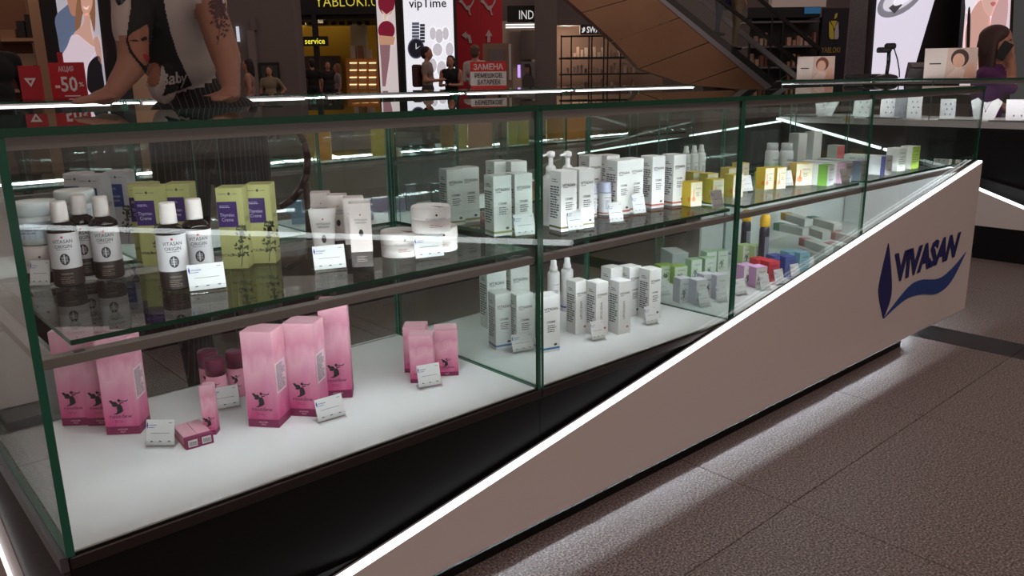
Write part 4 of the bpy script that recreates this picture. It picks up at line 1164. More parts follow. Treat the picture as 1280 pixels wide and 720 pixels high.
LCG = long_carton(0.05, 0.16, 0.034, WHC, (110, 160, 60), 0.2); LCP = long_carton(0.05, 0.16, 0.034, WHC, (196, 158, 178), 0.18); LCV = long_carton(0.05, 0.16, 0.034, WHC, (176, 182, 210), 0.18); LCN = long_carton(0.05, 0.16, 0.034, WHC, (80, 84, 150), 0.1)
def stack(k, px, py, z, yaw, n, dz, names, half=0.08):
    p = base_at(px, py, z, yaw, half)
    for i in range(n):
        put(k, 'long_carton', names[i], 'box', (p[0], p[1], z + i * dz), yaw)
stack(LCG, 1038, 232, Z1, 6, 2, 0.0345, ['long white carton with green band under its twin', 'long white carton with green band on top of its twin'])
stack(LCP, 1060, 229, Z1, 4, 2, 0.0345, ['long white carton with pink band at the foot of its stack', 'long white carton with pink band on top of its stack'])
stack(LCV, 1079, 226, Z1, 2, 2, 0.0345, ['long white carton with lavender band under its twin', 'long white carton with lavender band on top of its twin'])
stack(LCN, 1110, 219, Z1, 0, 2, 0.0345, ['long white carton with navy band under its twin beside the joint', 'long white carton with navy band on top of its twin beside the joint'])
card(1060, 231, Z1, -10, 'white price card before the pink-banded stack', CV)
card(1106, 213, Z1, -10, 'white price card before the navy-banded cartons', CV)
RDB = small_box(0.05, 0.05, 0.06, (214, 214, 210), (196, 90, 90), 'none')
for px, py, l in ((998, 167, 'beside the pill jars'), (1017, 165, 'with its twin next to the pink-banded stack')):
    p = top_at(px, py, Z1, 0.125, -10, 0)
    put(small_box(0.052, 0.05, 0.125, (216, 214, 212), (206, 196, 192), 'none'), 'red_band_box', 'tall white carton deep in the case ' + l, 'box', p, -10)
put(RDB, 'red_front_box', 'white box with red front on the deep side of the lavender cartons', 'box', top_at(1046, 176, Z1, 0.08, -10, 0)[:2] + (Z1,), -10)
# --- shelf of the fourth unit
GWB = small_box(0.05, 0.05, 0.085, (218, 218, 212), (208, 212, 200), 'text')
put(GWB, 'green_white_box', 'white box with olive foot standing alone beyond the joint, seen broadside', 'box', base_at(1126, 214, Z1, -10, 0.025), -10)
put(small_box(0.05, 0.05, 0.085, (216, 216, 208), (150, 176, 70), 'text'), 'green_white_box', 'white box with a lime green front beside its plain twin', 'box', base_at(1143, 211, Z1, -10, 0.025), -10)
# --- white floor of the second unit
TX2 = text_box(0.043, 0.042, 0.15, 'none', 'VIVASAN', True, True)
for px, py, l in ((727, 417, 'beside the blue-lined cartons'), (752, 419, 'in the middle, behind a price card'), (780, 417, 'at the end next to a price card')):
    put(TX2, 'text_box', 'white carton with orange seal, ' + l, 'box', base_at(px, py, Z0, -8, 0.021), -8)
TX3 = text_box(0.045, 0.045, 0.15, 'none')
for px, py, l in ((765, 333, 'first'), (788, 332, 'middle'), (813, 335, 'last, next to the green boxes')):
    put(TX3, 'text_box', 'plain white carton of the rear trio, ' + l, 'box', top_at(px, py, Z0, 0.15, -8, 0), -8)
SPB = spray_bottle(0.0185, 0.165, 'navy')
put(SPB, 'spray_bottle', 'tall white bottle with navy ring beside the glass joint', 'bottle', top_at(692, 325, Z0, 0.165, 0, 0), -15)
put(SPB, 'spray_bottle', 'tall white bottle with navy ring beside the orange-sealed trio', 'bottle', top_at(709, 322, Z0, 0.165, 0, 0), -15)
TBL = text_box(0.05, 0.046, 0.15, 'blue')
put(TBL, 'text_box', 'white carton with blue line standing beyond the glass joint', 'box', base_at(689, 440, Z0, -16, 0.023), -16)
put(TBL, 'text_box', 'white carton with blue line just before the glass joint', 'box', base_at(657, 437, Z0, -16, 0.023), -16)
put(TBL, 'text_box', 'white carton with blue line, farthest from the glass joint', 'box', base_at(631, 436, Z0, -16, 0.023), -16)
TBG = text_box(0.06, 0.05, 0.17, 'none')
put(TBG, 'text_box', 'large white carton behind the blue-lined ones, showing its printed side', 'box', base_at(622, 410, Z0, -14, 0.025), -14)
put(TBG, 'text_box', 'large white carton behind the blue-lined ones, next to the joint', 'box', base_at(651, 404, Z0, -14, 0.025), -14)
card(657, 442, Z0, -14, 'white price card before the blue-lined cartons')
card(751, 427, Z0, -14, 'white price card before the orange-sealed trio', CV)
card(818, 407, Z0, -12, 'white price card before the plain rear trio', CV)
card(833, 370, Z0, -12, 'white price card between the rear trio and green boxes', CV)
# --- white floor of the third unit
LIM = small_box(0.05, 0.045, 0.06, (164, 198, 90), (214, 222, 200), 'leaf')
put(LIM, 'leaf_box', 'lime green box beside the plain white cartons', 'box', top_at(830, 331, Z0, 0.06, -20, 0), -20)
put(LIM, 'leaf_box', 'lime green box next to the pale green ones', 'box', top_at(847, 332, Z0, 0.06, -20, 0), -20)
MNT = small_box(0.042, 0.04, 0.075, (176, 208, 170), (214, 222, 212), 'leaf')
put(MNT, 'leaf_box', 'pale green box in front, closer to the lime boxes', 'box', top_at(867, 324, Z0, 0.075, -20, 0), -20)
put(MNT, 'leaf_box', 'pale green box in front, closer to the glass joint', 'box', top_at(884, 322, Z0, 0.075, -20, 0), -20)
put(MNT, 'leaf_box', 'pale green box behind, beside the silver carton', 'box', top_at(886, 314, Z0, 0.075, -20, 0), -20)
put(MNT, 'leaf_box', 'pale green box behind, beside the glass joint', 'box', top_at(900, 313, Z0, 0.075, -20, 0), -20)
put(small_box(0.06, 0.11, 0.075, (196, 202, 204), (176, 178, 184), 'none'), 'silver_carton', 'large silver grey carton lying behind the pale green boxes', 'box', top_at(850, 317, Z0, 0.075, -30, 0.05), -30)
LIL = small_box(0.04, 0.038, 0.078, (222, 212, 228), (230, 228, 232), 'leaf')
put(LIL, 'leaf_box', 'lilac box with dark sprig, front pair, beside the white cartons', 'box', base_at(856, 379, Z0, -18, 0.019), -18)
put(LIL, 'leaf_box', 'lilac box with dark sprig, front pair, half behind a price card', 'box', base_at(876, 381, Z0, -18, 0.019), -18)
put(LIL, 'leaf_box', 'lilac box in the second row, behind the front pair', 'box', top_at(882, 342, Z0, 0.078, -18, 0), -18)
put(LIL, 'leaf_box', 'lilac box in the second row, next to the joint', 'box', top_at(898, 343, Z0, 0.078, -18, 0), -18)
GR2 = small_box(0.044, 0.042, 0.075, (186, 214, 150), (222, 226, 214), 'leaf')
put(GR2, 'leaf_box', 'light green box just beyond the joint, behind the purple-lidded pair', 'box', top_at(931, 306, Z0, 0.075, -20, 0), -20)
put(GR2, 'leaf_box', 'light green box beside the dark yellow-capped bottles', 'box', top_at(945, 307, Z0, 0.075, -20, 0), -20)
PUR = small_box(0.046, 0.044, 0.068, (204, 158, 202), (224, 218, 214), 'leaf')
put(PUR, 'leaf_box', 'purple-lidded box beside the glass joint', 'box', top_at(932, 331, Z0, 0.068, -18, 0), -18)
put(PUR, 'leaf_box', 'purple-lidded box beside the red pair', 'box', top_at(947, 333, Z0, 0.068, -18, 0), -18)
RED = small_box(0.046, 0.044, 0.07, (196, 42, 56), (206, 70, 80), 'text')
put(RED, 'red_box', 'bright red box behind a price card, next to the purple-lidded pair', 'box', top_at(949, 323, Z0, 0.07, -18, 0), -18)
put(RED, 'red_box', 'bright red box next to the blue pair', 'box', top_at(963, 326, Z0, 0.07, -18, 0), -18)
BLU = small_box(0.046, 0.044, 0.072, (62, 78, 148), (84, 100, 164), 'text')
put(BLU, 'blue_box', 'deep blue box next to the red pair', 'box', top_at(969, 319, Z0, 0.072, -18, 0), -18)
put(BLU, 'blue_box', 'deep blue box next to the teal pair', 'box', top_at(983, 320, Z0, 0.072, -18, 0), -18)
TEA = small_box(0.046, 0.044, 0.074, (120, 168, 186), (140, 186, 200), 'text')
put(TEA, 'teal_box', 'pale teal box next to the deep blue pair', 'box', top_at(987, 314, Z0, 0.074, -18, 0), -18)
put(TEA, 'teal_box', 'pale teal box next to the sprawled cartons', 'box', top_at(1001, 315, Z0, 0.074, -18, 0), -18)
DB = drop_bottle(0.018, 0.2)
put(DB, 'drop_bottle', 'dark bottle with yellow cap, nearer the glass joint', 'bottle', top_at(934, 262, Z0, 0.2, 0, 0), -20)
put(DB, 'drop_bottle', 'dark bottle with yellow cap, nearer the sprawled cartons', 'bottle', top_at(957, 268, Z0, 0.2, 0, 0), -20)
for px, py, l in ((884, 385, 'before the front lilac pair'), (906, 379, 'before the second lilac row'), (930, 370, 'just beyond the glass joint before the purple-lidded pair'), (960, 364, 'before the bright red pair'), (978, 357, 'before the deep blue pair'), (998, 350, 'before the pale teal pair'), (1017, 341, 'at the end of the row by the sloped panel')):
    card(px, py, Z0, -12, 'small white price card ' + l, CV)
def lying(pxa, pya, pxb, pyb, z, c, label):
    """carton lying from the coloured end at pixel a towards pixel b"""
    a = PL(pxa, pya, 2, z); b = PL(pxb, pyb, 2, z)
    d = b - a; L = float(np.hypot(d[0], d[1])); L = min(max(L, 0.12), 0.19)
    d = d[:2] / np.hypot(d[0], d[1])
    yaw = math.degrees(math.atan2(-d[0], d[1]))
    put(long_carton(0.036, round(L, 3), 0.03, (212, 210, 208), c, 0.2), 'long_carton', label, 'box', (a[0] + d[0] * L / 2, a[1] + d[1] * L / 2, z), yaw)
lying(1000, 322, 1045, 330, Z0, (196, 130, 130), 'long white carton lowest in the sprawled pile, near the teal boxes')
lying(1003, 306, 1036, 318, Z0 + 0.031, (200, 130, 132), 'long white carton with pink end, second layer, nearer the teal boxes')
lying(1033, 312, 1075, 322, Z0 + 0.031, (200, 124, 124), 'long white carton with pink end, second layer, nearer the sloped panel')
lying(1040, 298, 1080, 308, Z0 + 0.062, (196, 130, 130), 'long white carton with pink end on the third layer')
lying(1003, 289, 1033, 300, Z0 + 0.062, (134, 92, 104), 'long white carton with mauve end on the third layer')
lying(970, 287, 1007, 295, Z0 + 0.062, (60, 120, 92), 'long white carton with green end beside the yellow-capped bottles')
lying(980, 274, 1012, 284, Z0 + 0.093, (206, 160, 66), 'long white carton with amber end on top beside the yellow-capped bottles')
lying(1012, 279, 1050, 290, Z0 + 0.093, (56, 112, 94), 'long white carton with dark green end on top of the pile')
# --- opposite row: shelf and floor
ORG = small_box(0.058, 0.05, 0.15, (206, 140, 34), (214, 158, 44), 'none'); YGB = small_box(0.058, 0.05, 0.14, (196, 180, 66), (190, 176, 70), 'none'); YOB = small_box(0.066, 0.05, 0.15, (214, 168, 30), (206, 140, 50), 'none'); PKB = small_box(0.066, 0.05, 0.13, (204, 150, 110), (200, 140, 104), 'none')
def rear(k, name, px, py, label, h, top=True, z=Z1, y=None, yaw=-35):
    p = top_at(px, py, z, h, yaw, 0) if top else base_at(px, py, z, yaw, 0)
    p = list(p)
    if y:
        r = ray(px, py); t = y / r[1]; p[0] = r[0] * t; p[1] = y
    put(k, name, label, 'box', tuple(p), yaw)
YR = 3.45
rear(ORG, 'amber_box', 390, 169, 'amber carton on the opposite shelf, nearer the vendor', 0.15, y=YR)
rear(ORG, 'amber_box', 405, 169, 'amber carton on the opposite shelf, second of the dim pair', 0.15, y=YR + .02)
rear(YGB, 'amber_box', 471, 165, 'yellowish carton alone on the opposite shelf near the divider glass', 0.14, y=YR)
rear(YGB, 'amber_box', 484, 165, 'yellowish carton half hidden by the divider glass on the opposite shelf', 0.14, y=YR + .03)
rear(YOB, 'amber_box', 558, 152, 'yellow-orange carton next to the upright divider on the opposite shelf', 0.15, y=YR)
rear(YGB, 'amber_box', 576, 152, 'olive yellow carton between yellow-orange and salmon ones', 0.14, y=YR)
rear(PKB, 'amber_box', 592, 152, 'salmon carton beside the olive yellow one', 0.13, y=YR)
rear(PKB, 'amber_box', 607, 152, 'salmon carton second of its pair', 0.13, y=YR)
rear(YGB, 'amber_box', 641, 150, 'straw yellow carton first of the bright pair by the joint', 0.14, y=YR)
rear(YGB, 'amber_box', 654, 150, 'straw yellow carton second of the bright pair by the joint', 0.14, y=YR)
rear(YOB, 'amber_box', 690, 150, 'golden carton just beyond the front joint on the opposite shelf', 0.15, y=YR)
rear(YOB, 'amber_box', 703, 150, 'golden carton second beyond the front joint', 0.15, y=YR + .02)
rear(YOB, 'amber_box', 716, 151, 'golden carton third beyond the front joint', 0.15, y=YR + .03)
rear(YOB, 'amber_box', 729, 151, 'golden carton last in the opposite row', 0.15, y=YR + .04)
LBL = small_box(0.075, 0.06, 0.055, (168, 192, 224), (150, 178, 218), 'none')
p = base_at(361, 281, Z0, -30, 0.0); p = (1.86, p[1], Z0)
put(LBL, 'pale_blue_box', 'pale blue box at the foot of a stack on the opposite floor', 'box', (p[0], p[1], Z0), -30)
put(LBL, 'pale_blue_box', 'pale blue box on top of its twin on the opposite floor', 'box', (p[0] - 0.02, p[1] + 0.01, Z0 + 0.0565), -30)
WPB = small_box(0.055, 0.05, 0.075, (216, 216, 220), (176, 160, 190), 'none')
for i, (px, py, l) in enumerate(((425, 243, 'small white box deep behind the cream cartons'), (408, 244, 'white box with mauve front behind the cream cartons'), (460, 262, 'white box with mauve front close to the divider'), (500, 252, 'white box with mauve front seen through the divider glass'), (478, 250, 'white box half hidden behind the divider, opposite floor'))):
    p = base_at(px, py + 12, Z0, -30, 0)
    put(WPB, 'mauve_box', l, 'box', (p[0], min(p[1], 3.72), Z0), -30)
GDB = small_box(0.055, 0.05, 0.14, (62, 64, 70), (150, 146, 158), 'none')
for i, (px, py, l) in enumerate(((514, 263, 'dark grey upright box on the opposite floor'), (546, 261, 'dark grey upright box beside its twin, opposite floor'))):
    p = base_at(px, py, Z0, -30, 0)
    put(GDB, 'dark_box', l, 'box', (p[0], p[1], Z0), -30)
p = base_at(665, 250, Z0, -30, 0)
put(small_box(0.07, 0.06, 0.06, (206, 166, 70), (212, 176, 84), 'none'), 'straw_box', 'straw yellow low box on the opposite floor by the joint', 'box', (p[0], p[1], Z0), -30)
put(small_box(0.066, 0.056, 0.05, (206, 130, 96), (200, 124, 92), 'none'), 'salmon_box', 'salmon box on top of the straw yellow low one', 'box', (p[0], p[1], Z0 + 0.0615), -30)
# ---------------------------------------------------------------- the mall around the kiosk
def fu(px, py, d):
    p = BP(px, py, d) - CAM
    return float(p @ FU), float(p[2] + CAM[2])
def FW(u, z, d):
    p = FU * u + FN * d
    return (CAM[0] + p[0], CAM[1] + p[1], z)
def fslab(name, pts, d, th, m, parent=None, mside=None, px=True, label=None):
    """upright slab facing the viewer: outline in photo pixels at level distance d, thickness away from the viewer"""
    q = [fu(x, y, d) for x, y in pts] if px else pts
    n = len(q)
    vs = [FW(u, z, d) for u, z in q] + [FW(u, z, d + th) for u, z in q]
    a = sum(q[i][0] * q[(i + 1) % n][1] - q[(i + 1) % n][0] * q[i][1] for i in range(n))
    f0 = tuple(range(n)); f1 = tuple(range(2 * n - 1, n - 1, -1))
    mb = MB(); mb.add(vs, [f0 if a > 0 else f0[::-1], f1 if a > 0 else f1[::-1]], m)
    k = mb._m(mside or m)
    for i in range(n):
        j = (i + 1) % n
        f = (j, i, n + i, n + j)
        mb.f.append(f if a > 0 else f[::-1]); mb.mi.append(k); mb.sm.append(False)
    return worldpart(name, mb, parent, label)
def R4(x0, x1, y0, y1, d):
    """true upright rectangle from pixel extents measured at its middle; returns (u,z) outline"""
    ym = (y0 + y1) / 2; xm = (x0 + x1) / 2
    u0 = fu(x0, ym, d)[0]; u1 = fu(x1, ym, d)[0]; z0 = max(fu(xm, y1, d)[1], 0.0); z1 = fu(xm, y0, d)[1]
    return [(u0, z0), (u1, z0), (u1, z1), (u0, z1)]
def frect(name, x0, x1, y0, y1, d, th, m, parent=None, ground=False, mside=None, label=None):
    q = R4(x0, x1, y0, y1, d)
    if ground:
        q = [(q[0][0], 0), (q[1][0], 0), q[2], q[3]]
    return fslab(name, q, d, th, m, parent, mside, px=False, label=label)
def ftext(name, s, x0, x1, y0, y1, d, m, parent, bold=0.0, space=1.0, shear=0.0):
    q = R4(x0, x1, y0, y1, d)
    w, h = q[1][0] - q[0][0], q[2][1] - q[1][1]
    v, f = fit_text(s, w, h, bold, space, shear)
    c = ((q[0][0] + q[1][0]) / 2, (q[0][1] + q[2][1]) / 2)
    return worldpart(name, MB().add([FW(c[0] + a, c[1] + b, d) for a, b in v], f, m), parent)
def fthing(name, label, cat, px, d, group=None, z=0.0):
    u = fu(px, 100, d)[0]
    p = FW(u, z, d)
    return thing(name, label, cat, p, 0, group)
def fell(name, cx, cy, rx, ry, d, th, m, parent, n=24):
    return fslab(name, [(cx + rx * math.cos(2 * math.pi * i / n), cy - ry * math.sin(2 * math.pi * i / n)) for i in range(n)], d, th, m, parent)
def lit(name, rgb, e=1.0):
    return mat(name, rgb, 0.5, emit=e)

GREYWALL = mat('grey_mall_wall', (120, 110, 108), 0.8, noise=0.06, nscale=1.2)
DARKWALL = mat('dark_shopfront', (52, 46, 46), 0.7)
BEIGE = mat('beige_plaster', (188, 158, 136), 0.7)
# outer shell
def fwall(name, u0, u1, d0, d1, h, m):
    mb = MB(); a = FW(u0, 0, d0); b = FW(u1, 0, d1)
    dv = np.array([b[0] - a[0], b[1] - a[1]]); dv /= np.linalg.norm(dv); n = np.array([-dv[1], dv[0]]) * 0.2
    vs = [(a[0], a[1], 0), (b[0], b[1], 0), (b[0], b[1], h), (a[0], a[1], h)]
    vs += [(p[0] + n[0], p[1] + n[1], p[2]) for p in vs]
    mb.add(vs, [(0, 1, 2, 3), (7, 6, 5, 4), (1, 0, 4, 5), (2, 1, 5, 6), (3, 2, 6, 7), (0, 3, 7, 4)], m)
    return struct(name, mb)
fwall('wall_back', -24, 27, 33, 33, 7.5, GREYWALL)
fwall('wall_left', -24, -24, -6, 33, 7.5, GREYWALL)
fwall('wall_right', 27, 27, 33, -6, 7.5, GREYWALL)

# ---- clothes shop shelving with goods
t = fthing('wall_shelving', 'beige shop shelving with folded goods beside the black-framed poster', 'shelf', 20, 9.0)
SB = mat('tan_board', (176, 138, 110), 0.6)
frect('back_panel', -60, 40, -30, 140, 9.35, 0.02, mat('rust_panel', (120, 84, 62), 0.7), t, True)
frect('side_panel', 41, 57, -40, 130, 9.0, 0.35, SB, t, True)
for y in (48, 82, 112):
    frect('shelf', -60, 42, y, y + 4, 9.0, 0.35, SB, t)
for (a, b, y0, y1, rgb, nm, lab) in ((21, 31, 26, 48, (36, 30, 30), 'goods_box', 'black goods box on the upper tan shelf'), (32, 40, 18, 48, (30, 26, 26), 'goods_box', 'tall black goods box at the end of the upper tan shelf'), (0, 19, 37, 48, (150, 112, 86), 'goods_tray', 'tan tray on the upper tan shelf'), (22, 45, 67, 82, (150, 126, 106), 'folded_stack', 'pale folded garment stack on the middle tan shelf'), (0, 20, 70, 82, (90, 50, 44), 'folded_stack', 'dark red folded garment on the middle tan shelf')):
    o = frect(nm, a, b, y0, y1, 9.06, 0.2, mat('goods_%d_%d_%d' % rgb, rgb, 0.6)); tag(o, lab, 'box')
# ---- poster light box with a couple
t = fthing('poster_lightbox', 'black-framed light box with a couple, woman in white lace blouse', 'light box', 96, 8.0)
frect('frame', 53, 141, -60, 128, 8.0, 0.25, mat('black_frame', (14, 12, 13), 0.5), t, True)
D = 7.99
fslab('poster_panel', [(67, -20), (119, -20), (134, 122), (86, 122)], D, 0.008, lit('poster_pale', (196, 192, 204), 0.55), t)
def pp(nm, pts, rgb, k, e=0.5):
    fslab(nm, smooth_poly(pts, 4), D - 0.003 * k, 0.002, lit('poster_%d_%d_%d' % rgb, rgb, e), t)
pp('denim_print', [(69, 22), (82, 8), (90, 4), (97, 20), (98, 34), (88, 52), (80, 78), (76, 70), (72, 46)], (104, 120, 150), 1)
pp('man_face_print', [(83, -15), (100, -15), (101, 10), (97, 20), (88, 16)], (196, 140, 116), 2)
pp('hair_print', [(96, 2), (103, -12), (116, -14), (119, 10), (118, 40), (112, 20), (104, 16), (100, 34), (94, 36)], (150, 108, 80), 3)
pp('woman_face_print', [(102, -12), (114, -12), (115, 8), (108, 20), (102, 10)], (226, 176, 156), 4)
pp('smile_print', [(103.5, 8), (108, 10), (111, 7), (108, 12)], (240, 232, 228), 6, 0.7)
pp('skin_print', [(92, 42), (104, 30), (106, 18), (112, 18), (114, 38), (118, 58), (108, 52), (98, 44)], (224, 178, 160), 4)
pp('lace_blouse_print', [(75, 74), (84, 58), (90, 44), (100, 46), (112, 56), (120, 62), (112, 76), (106, 96), (112, 122), (98, 122), (94, 84), (84, 100), (80, 84)], (226, 210, 222), 5, 0.6)
pp('dark_denim_print', [(112, 78), (124, 70), (128, 90), (130, 112), (120, 118), (110, 112), (109, 92)], (30, 28, 36), 6, 0.2)
pp('arm_print', [(117, 50), (122, 46), (126, 60), (127, 80), (121, 70)], (214, 170, 156), 6)
# ---- beige lit partition behind the vendor
mb = None
t = frect('partition_wall', 139, 232, -80, 126, 10.5, 0.2, BEIGE, None, True); tag(t, 'warmly lit beige partition wall behind the vendor', 'wall')
def point(name, p, e, col, r=0.15):
    l = bpy.data.lights.new(name, 'POINT'); l.energy = e; l.color = col; l.shadow_soft_size = r
    o = bpy.data.objects.new(name, l); COL.objects.link(o); o.location = p
    return o
point('partition_ceiling_lamp_offscreen', FW(fu(165, 0, 9.6)[0], 3.0, 9.6), 26, (1.0, 0.8, 0.62))
point('shelving_ceiling_lamp_offscreen', FW(fu(10, 0, 8.6)[0], 2.9, 8.6), 12, (1.0, 0.72, 0.5))
# ---- grey pillar with pipe, poster, lamp strip
t = fthing('wall_pillar', 'broad grey wall pillar with an upright pipe', 'pillar', 320, 17.0)
frect('pillar_body', 255, 366, -120, 122, 17.0, 0.6, GREYWALL, t, True)
frect('pipe', 312, 321, 38, 122, 16.9, 0.1, mat('pale_pipe', (134, 124, 122), 0.6), t, True)
frect('pipe_box', 313, 319, 22, 38, 16.9, 0.1, GREYWALL, t)
o = frect('exit_lamp', 295.5, 298.5, 33, 52, 16.93, 0.05, lit('lamp_strip', (206, 214, 226), 0.7)); tag(o, 'small white strip lamp upright on the grey pillar', 'lamp')
t = fthing('wall_poster', 'dark framed poster on the grey pillar', 'poster', 337, 16.9, None, 1.0)
frect('frame', 325, 349, 78, 112, 16.94, 0.05, mat('poster_black', (16, 18, 16), 0.5), t)
frect('poster_print', 327, 347, 82, 98, 16.93, 0.006, mat('poster_green', (56, 66, 58), 0.6), t)
# ---- yellow gadget shop
t = fthing('gadget_shop', 'shop front with black sign, yellow wall and lit shelves', 'shop', 418, 25.0)
YEW = mat('yellow_wall', (214, 168, 40), 0.7)
frect('yellow_wall', 352, 475, -60, 128, 28.5, 0.1, YEW, t, True)
frect('side_wall', 440, 459, 24, 122, 27.5, 0.3, mat('pale_column', (190, 176, 150), 0.7), t, True)
frect('sign_board', 361, 474, -40, 18, 25.0, 0.3, mat('sign_black', (14, 13, 13), 0.5), t)
ftext('sign_lettering', 'YABLOKI.U', 394, 473, -5, 8, 24.98, lit('sign_yellow', (214, 200, 70), 0.8), t, -0.012)
frect('door_post', 392.5, 398.5, 17, 124, 25.0, 0.2, mat('black_frame', (14, 12, 13)), t, True)
for x in (366, 376, 385, 404, 414, 424, 434, 446, 456):
    frect('spotlight', x, x + 5, 23, 31, 26.5, 0.15, mat('black_frame', (14, 12, 13)), t)
frect('ceiling_panel', 358, 474, 17, 24, 25.3, 3.0, mat('shop_ceiling', (40, 34, 30)), t)
sv = frect('service_sign', 376, 410, 45.5, 57.5, 24.9, 0.06, mat('sign_black', (14, 13, 13)), t)
ftext('service_lettering', 'service', 381, 406, 48, 55, 24.88, lit('sign_yellow2', (232, 220, 60), 1.0), t, 0.01)
frect('counter_wall', 368, 425, 70, 124, 28.0, 0.3, mat('dark_counter', (70, 54, 40)), t, True)
cab = frect('shelf_cabinet', 433, 472, 73, 122, 26.2, 0.5, mat('orange_wood', (206, 136, 66), 0.5), t, True)
for j, y in enumerate((78, 87, 96, 105)):
    for i, x in enumerate((437, 449, 461)):
        nc = frect('niche', x, x + 9, y, y + 6.5, 26.18, 0.01, mat('niche_wood', (222, 182, 124), 0.6), t)
        frect('shelf_light', x, x + 9, y, y + 1.2, 26.165, 0.01, lit('shelf_light_glow', (250, 214, 160), 2.0), t)
for x, rgb in ((438, (210, 190, 170)), (447, (150, 100, 70)), (458, (200, 170, 150))):
    frect('goods_box', x, x + 6, 57 if x != 458 else 62, 73, 26.3, 0.2, mat('goods_%d_%d_%d' % rgb, rgb), t)
point('gadget_shop_spotlights', FW(fu(400, 20, 27.2)[0], 3.1, 27.2), 95, (1.0, 0.82, 0.5), 0.4)
# ---- watch light boxes
t = fthing('watch_lightbox', 'narrow light box with a burgundy watch and pale strap', 'light box', 483, 17.5)
frect('frame', 470, 503, -60, 122, 17.5, 0.3, mat('black_frame', (14, 12, 13)), t, True)
frect('poster_panel', 472, 495, -40, 116, 17.48, 0.01, lit('poster_white2', (216, 206, 206), 0.7), t)
fell('watch_dial_print', 483, 2, 10.5, 17, 17.46, 0.006, lit('burgundy_dial', (132, 22, 50), 0.55), t)
fell('watch_dial_print', 483, 38, 10.5, 12, 17.46, 0.006, lit('burgundy_dial', (132, 22, 50), 0.55), t)
fslab('watch_hand_print', [(476, 12), (483, 18), (493, 11), (484, 20), (481, 27), (480, 19)], 17.45, 0.004, lit('hand_gold', (216, 196, 170), 0.7), t)
fslab('strap_print', [(474, 50), (488, 54), (487, 72), (482, 108), (478, 108), (476, 74)], 17.455, 0.004, lit('strap_grey', (160, 120, 128), 0.5), t)
fslab('case_print', [(473, 44), (494, 46), (492, 56), (474, 56)], 17.45, 0.004, lit('case_tan', (206, 160, 130), 0.6), t)
t = fthing('brand_lightbox', 'tall white light box with a dark-dialled steel watch', 'light box', 535, 17.2)
frect('frame', 502, 570, -60, 124, 17.2, 0.3, mat('black_frame', (14, 12, 13)), t, True)
frect('poster_panel', 505, 567, -50, 116, 17.18, 0.01, lit('poster_white', (222, 224, 232), 0.95), t)
ftext('poster_lettering', 'vipTime', 511, 558, -2, 13, 17.16, mat('ink_black', (32, 30, 34)), t, 0.012)
for i in range(6):
    a0 = i / 6.0
    frect('strap_link', 515, 524, 28 + i * 4, 31.2 + i * 4, 17.16, 0.006, lit('link_grey', (110, 116, 140), 0.3), t)
    frect('strap_link', 525, 531, 30 + i * 4, 33.2 + i * 4, 17.16, 0.006, lit('link_dark', (66, 68, 84), 0.2), t)
fell('watch_case_print', 520, 60.5, 10.5, 13, 17.165, 0.006, lit('link_grey', (110, 116, 140), 0.3), t)
fell('watch_dial_print', 520, 60.5, 9, 11.3, 17.15, 0.006, lit('navy_dial', (34, 38, 58), 0.15), t)
fslab('watch_hand_print', [(519.6, 54), (520.4, 54), (520.6, 60), (526, 57), (520.4, 61.5), (519.6, 61)], 17.14, 0.004, lit('hand_white', (220, 222, 228), 0.7), t)
for cx, cy, rx, ry in ((549, 45, 5, 9), (557, 42, 4, 8), (541, 42, 4, 8), (547, 62, 6, 8), (562, 62, 5, 9), (541, 82, 5, 9), (552, 86, 6, 10)):
    fell('figure_print', cx, cy, rx, ry, 17.165, 0.004, lit('pale_figure', (200, 197, 204), 0.75), t)
# ---- red banner stand with leaping cat and arrows
t = fthing('banner_stand', 'tall red two-sided banner stand with leaping cats and white arrows', 'banner', 598, 18.5)
RDN = mat('banner_red', (196, 36, 52), 0.6); RDD = mat('banner_red', (196, 36, 52))
frect('banner_panel', 570, 600, -40, 120, 18.5, 0.05, RDN, t, True)
frect('banner_panel', 600.5, 628, -40, 120, 18.6, 0.05, RDN, t, True)
BW = mat('banner_white', (206, 190, 192), 0.6)
for x0, d in ((575, 18.48), (602, 18.58)):
    cat = [(0, -4), (5, 3), (9, 8), (14, 6), (17, 0), (19, -2), (18, 3), (15, 8), (13, 11), (13, 15), (15, 19), (13, 19), (11, 13), (8, 12), (3, 5), (-2, 2), (-1, 0)]
    fslab('cat_logo', [(x0 + x * 0.95, y) for x, y in cat], d, 0.01, BW, t)
fslab('arrow_print', [(611, 37), (615.5, 45), (612.8, 45), (612.8, 53), (609.2, 53), (609.2, 45), (606.5, 45)], 18.58, 0.01, BW, t)
fslab('arrow_print', [(577, 44), (583, 39), (583, 42), (588, 44), (590, 54), (586.5, 54), (585, 47.5), (583, 46.5), (583, 49)], 18.48, 0.01, BW, t)
# ---- wooden service cabinet
t = fthing('service_cabinet', 'tan service cabinet with a small white window beside the red banner', 'cabinet', 622, 15.5)
frect('cabinet_body', 604, 641, 54, 124, 15.5, 0.6, mat('tan_cabinet', (150, 122, 104), 0.6), t, True)
frect('window_panel', 611, 630, 61, 80, 15.48, 0.02, mat('cabinet_window', (120, 112, 112), 0.3), t)
frect('vent_strip', 636, 639, 55, 100, 15.48, 0.02, WHITE, t)
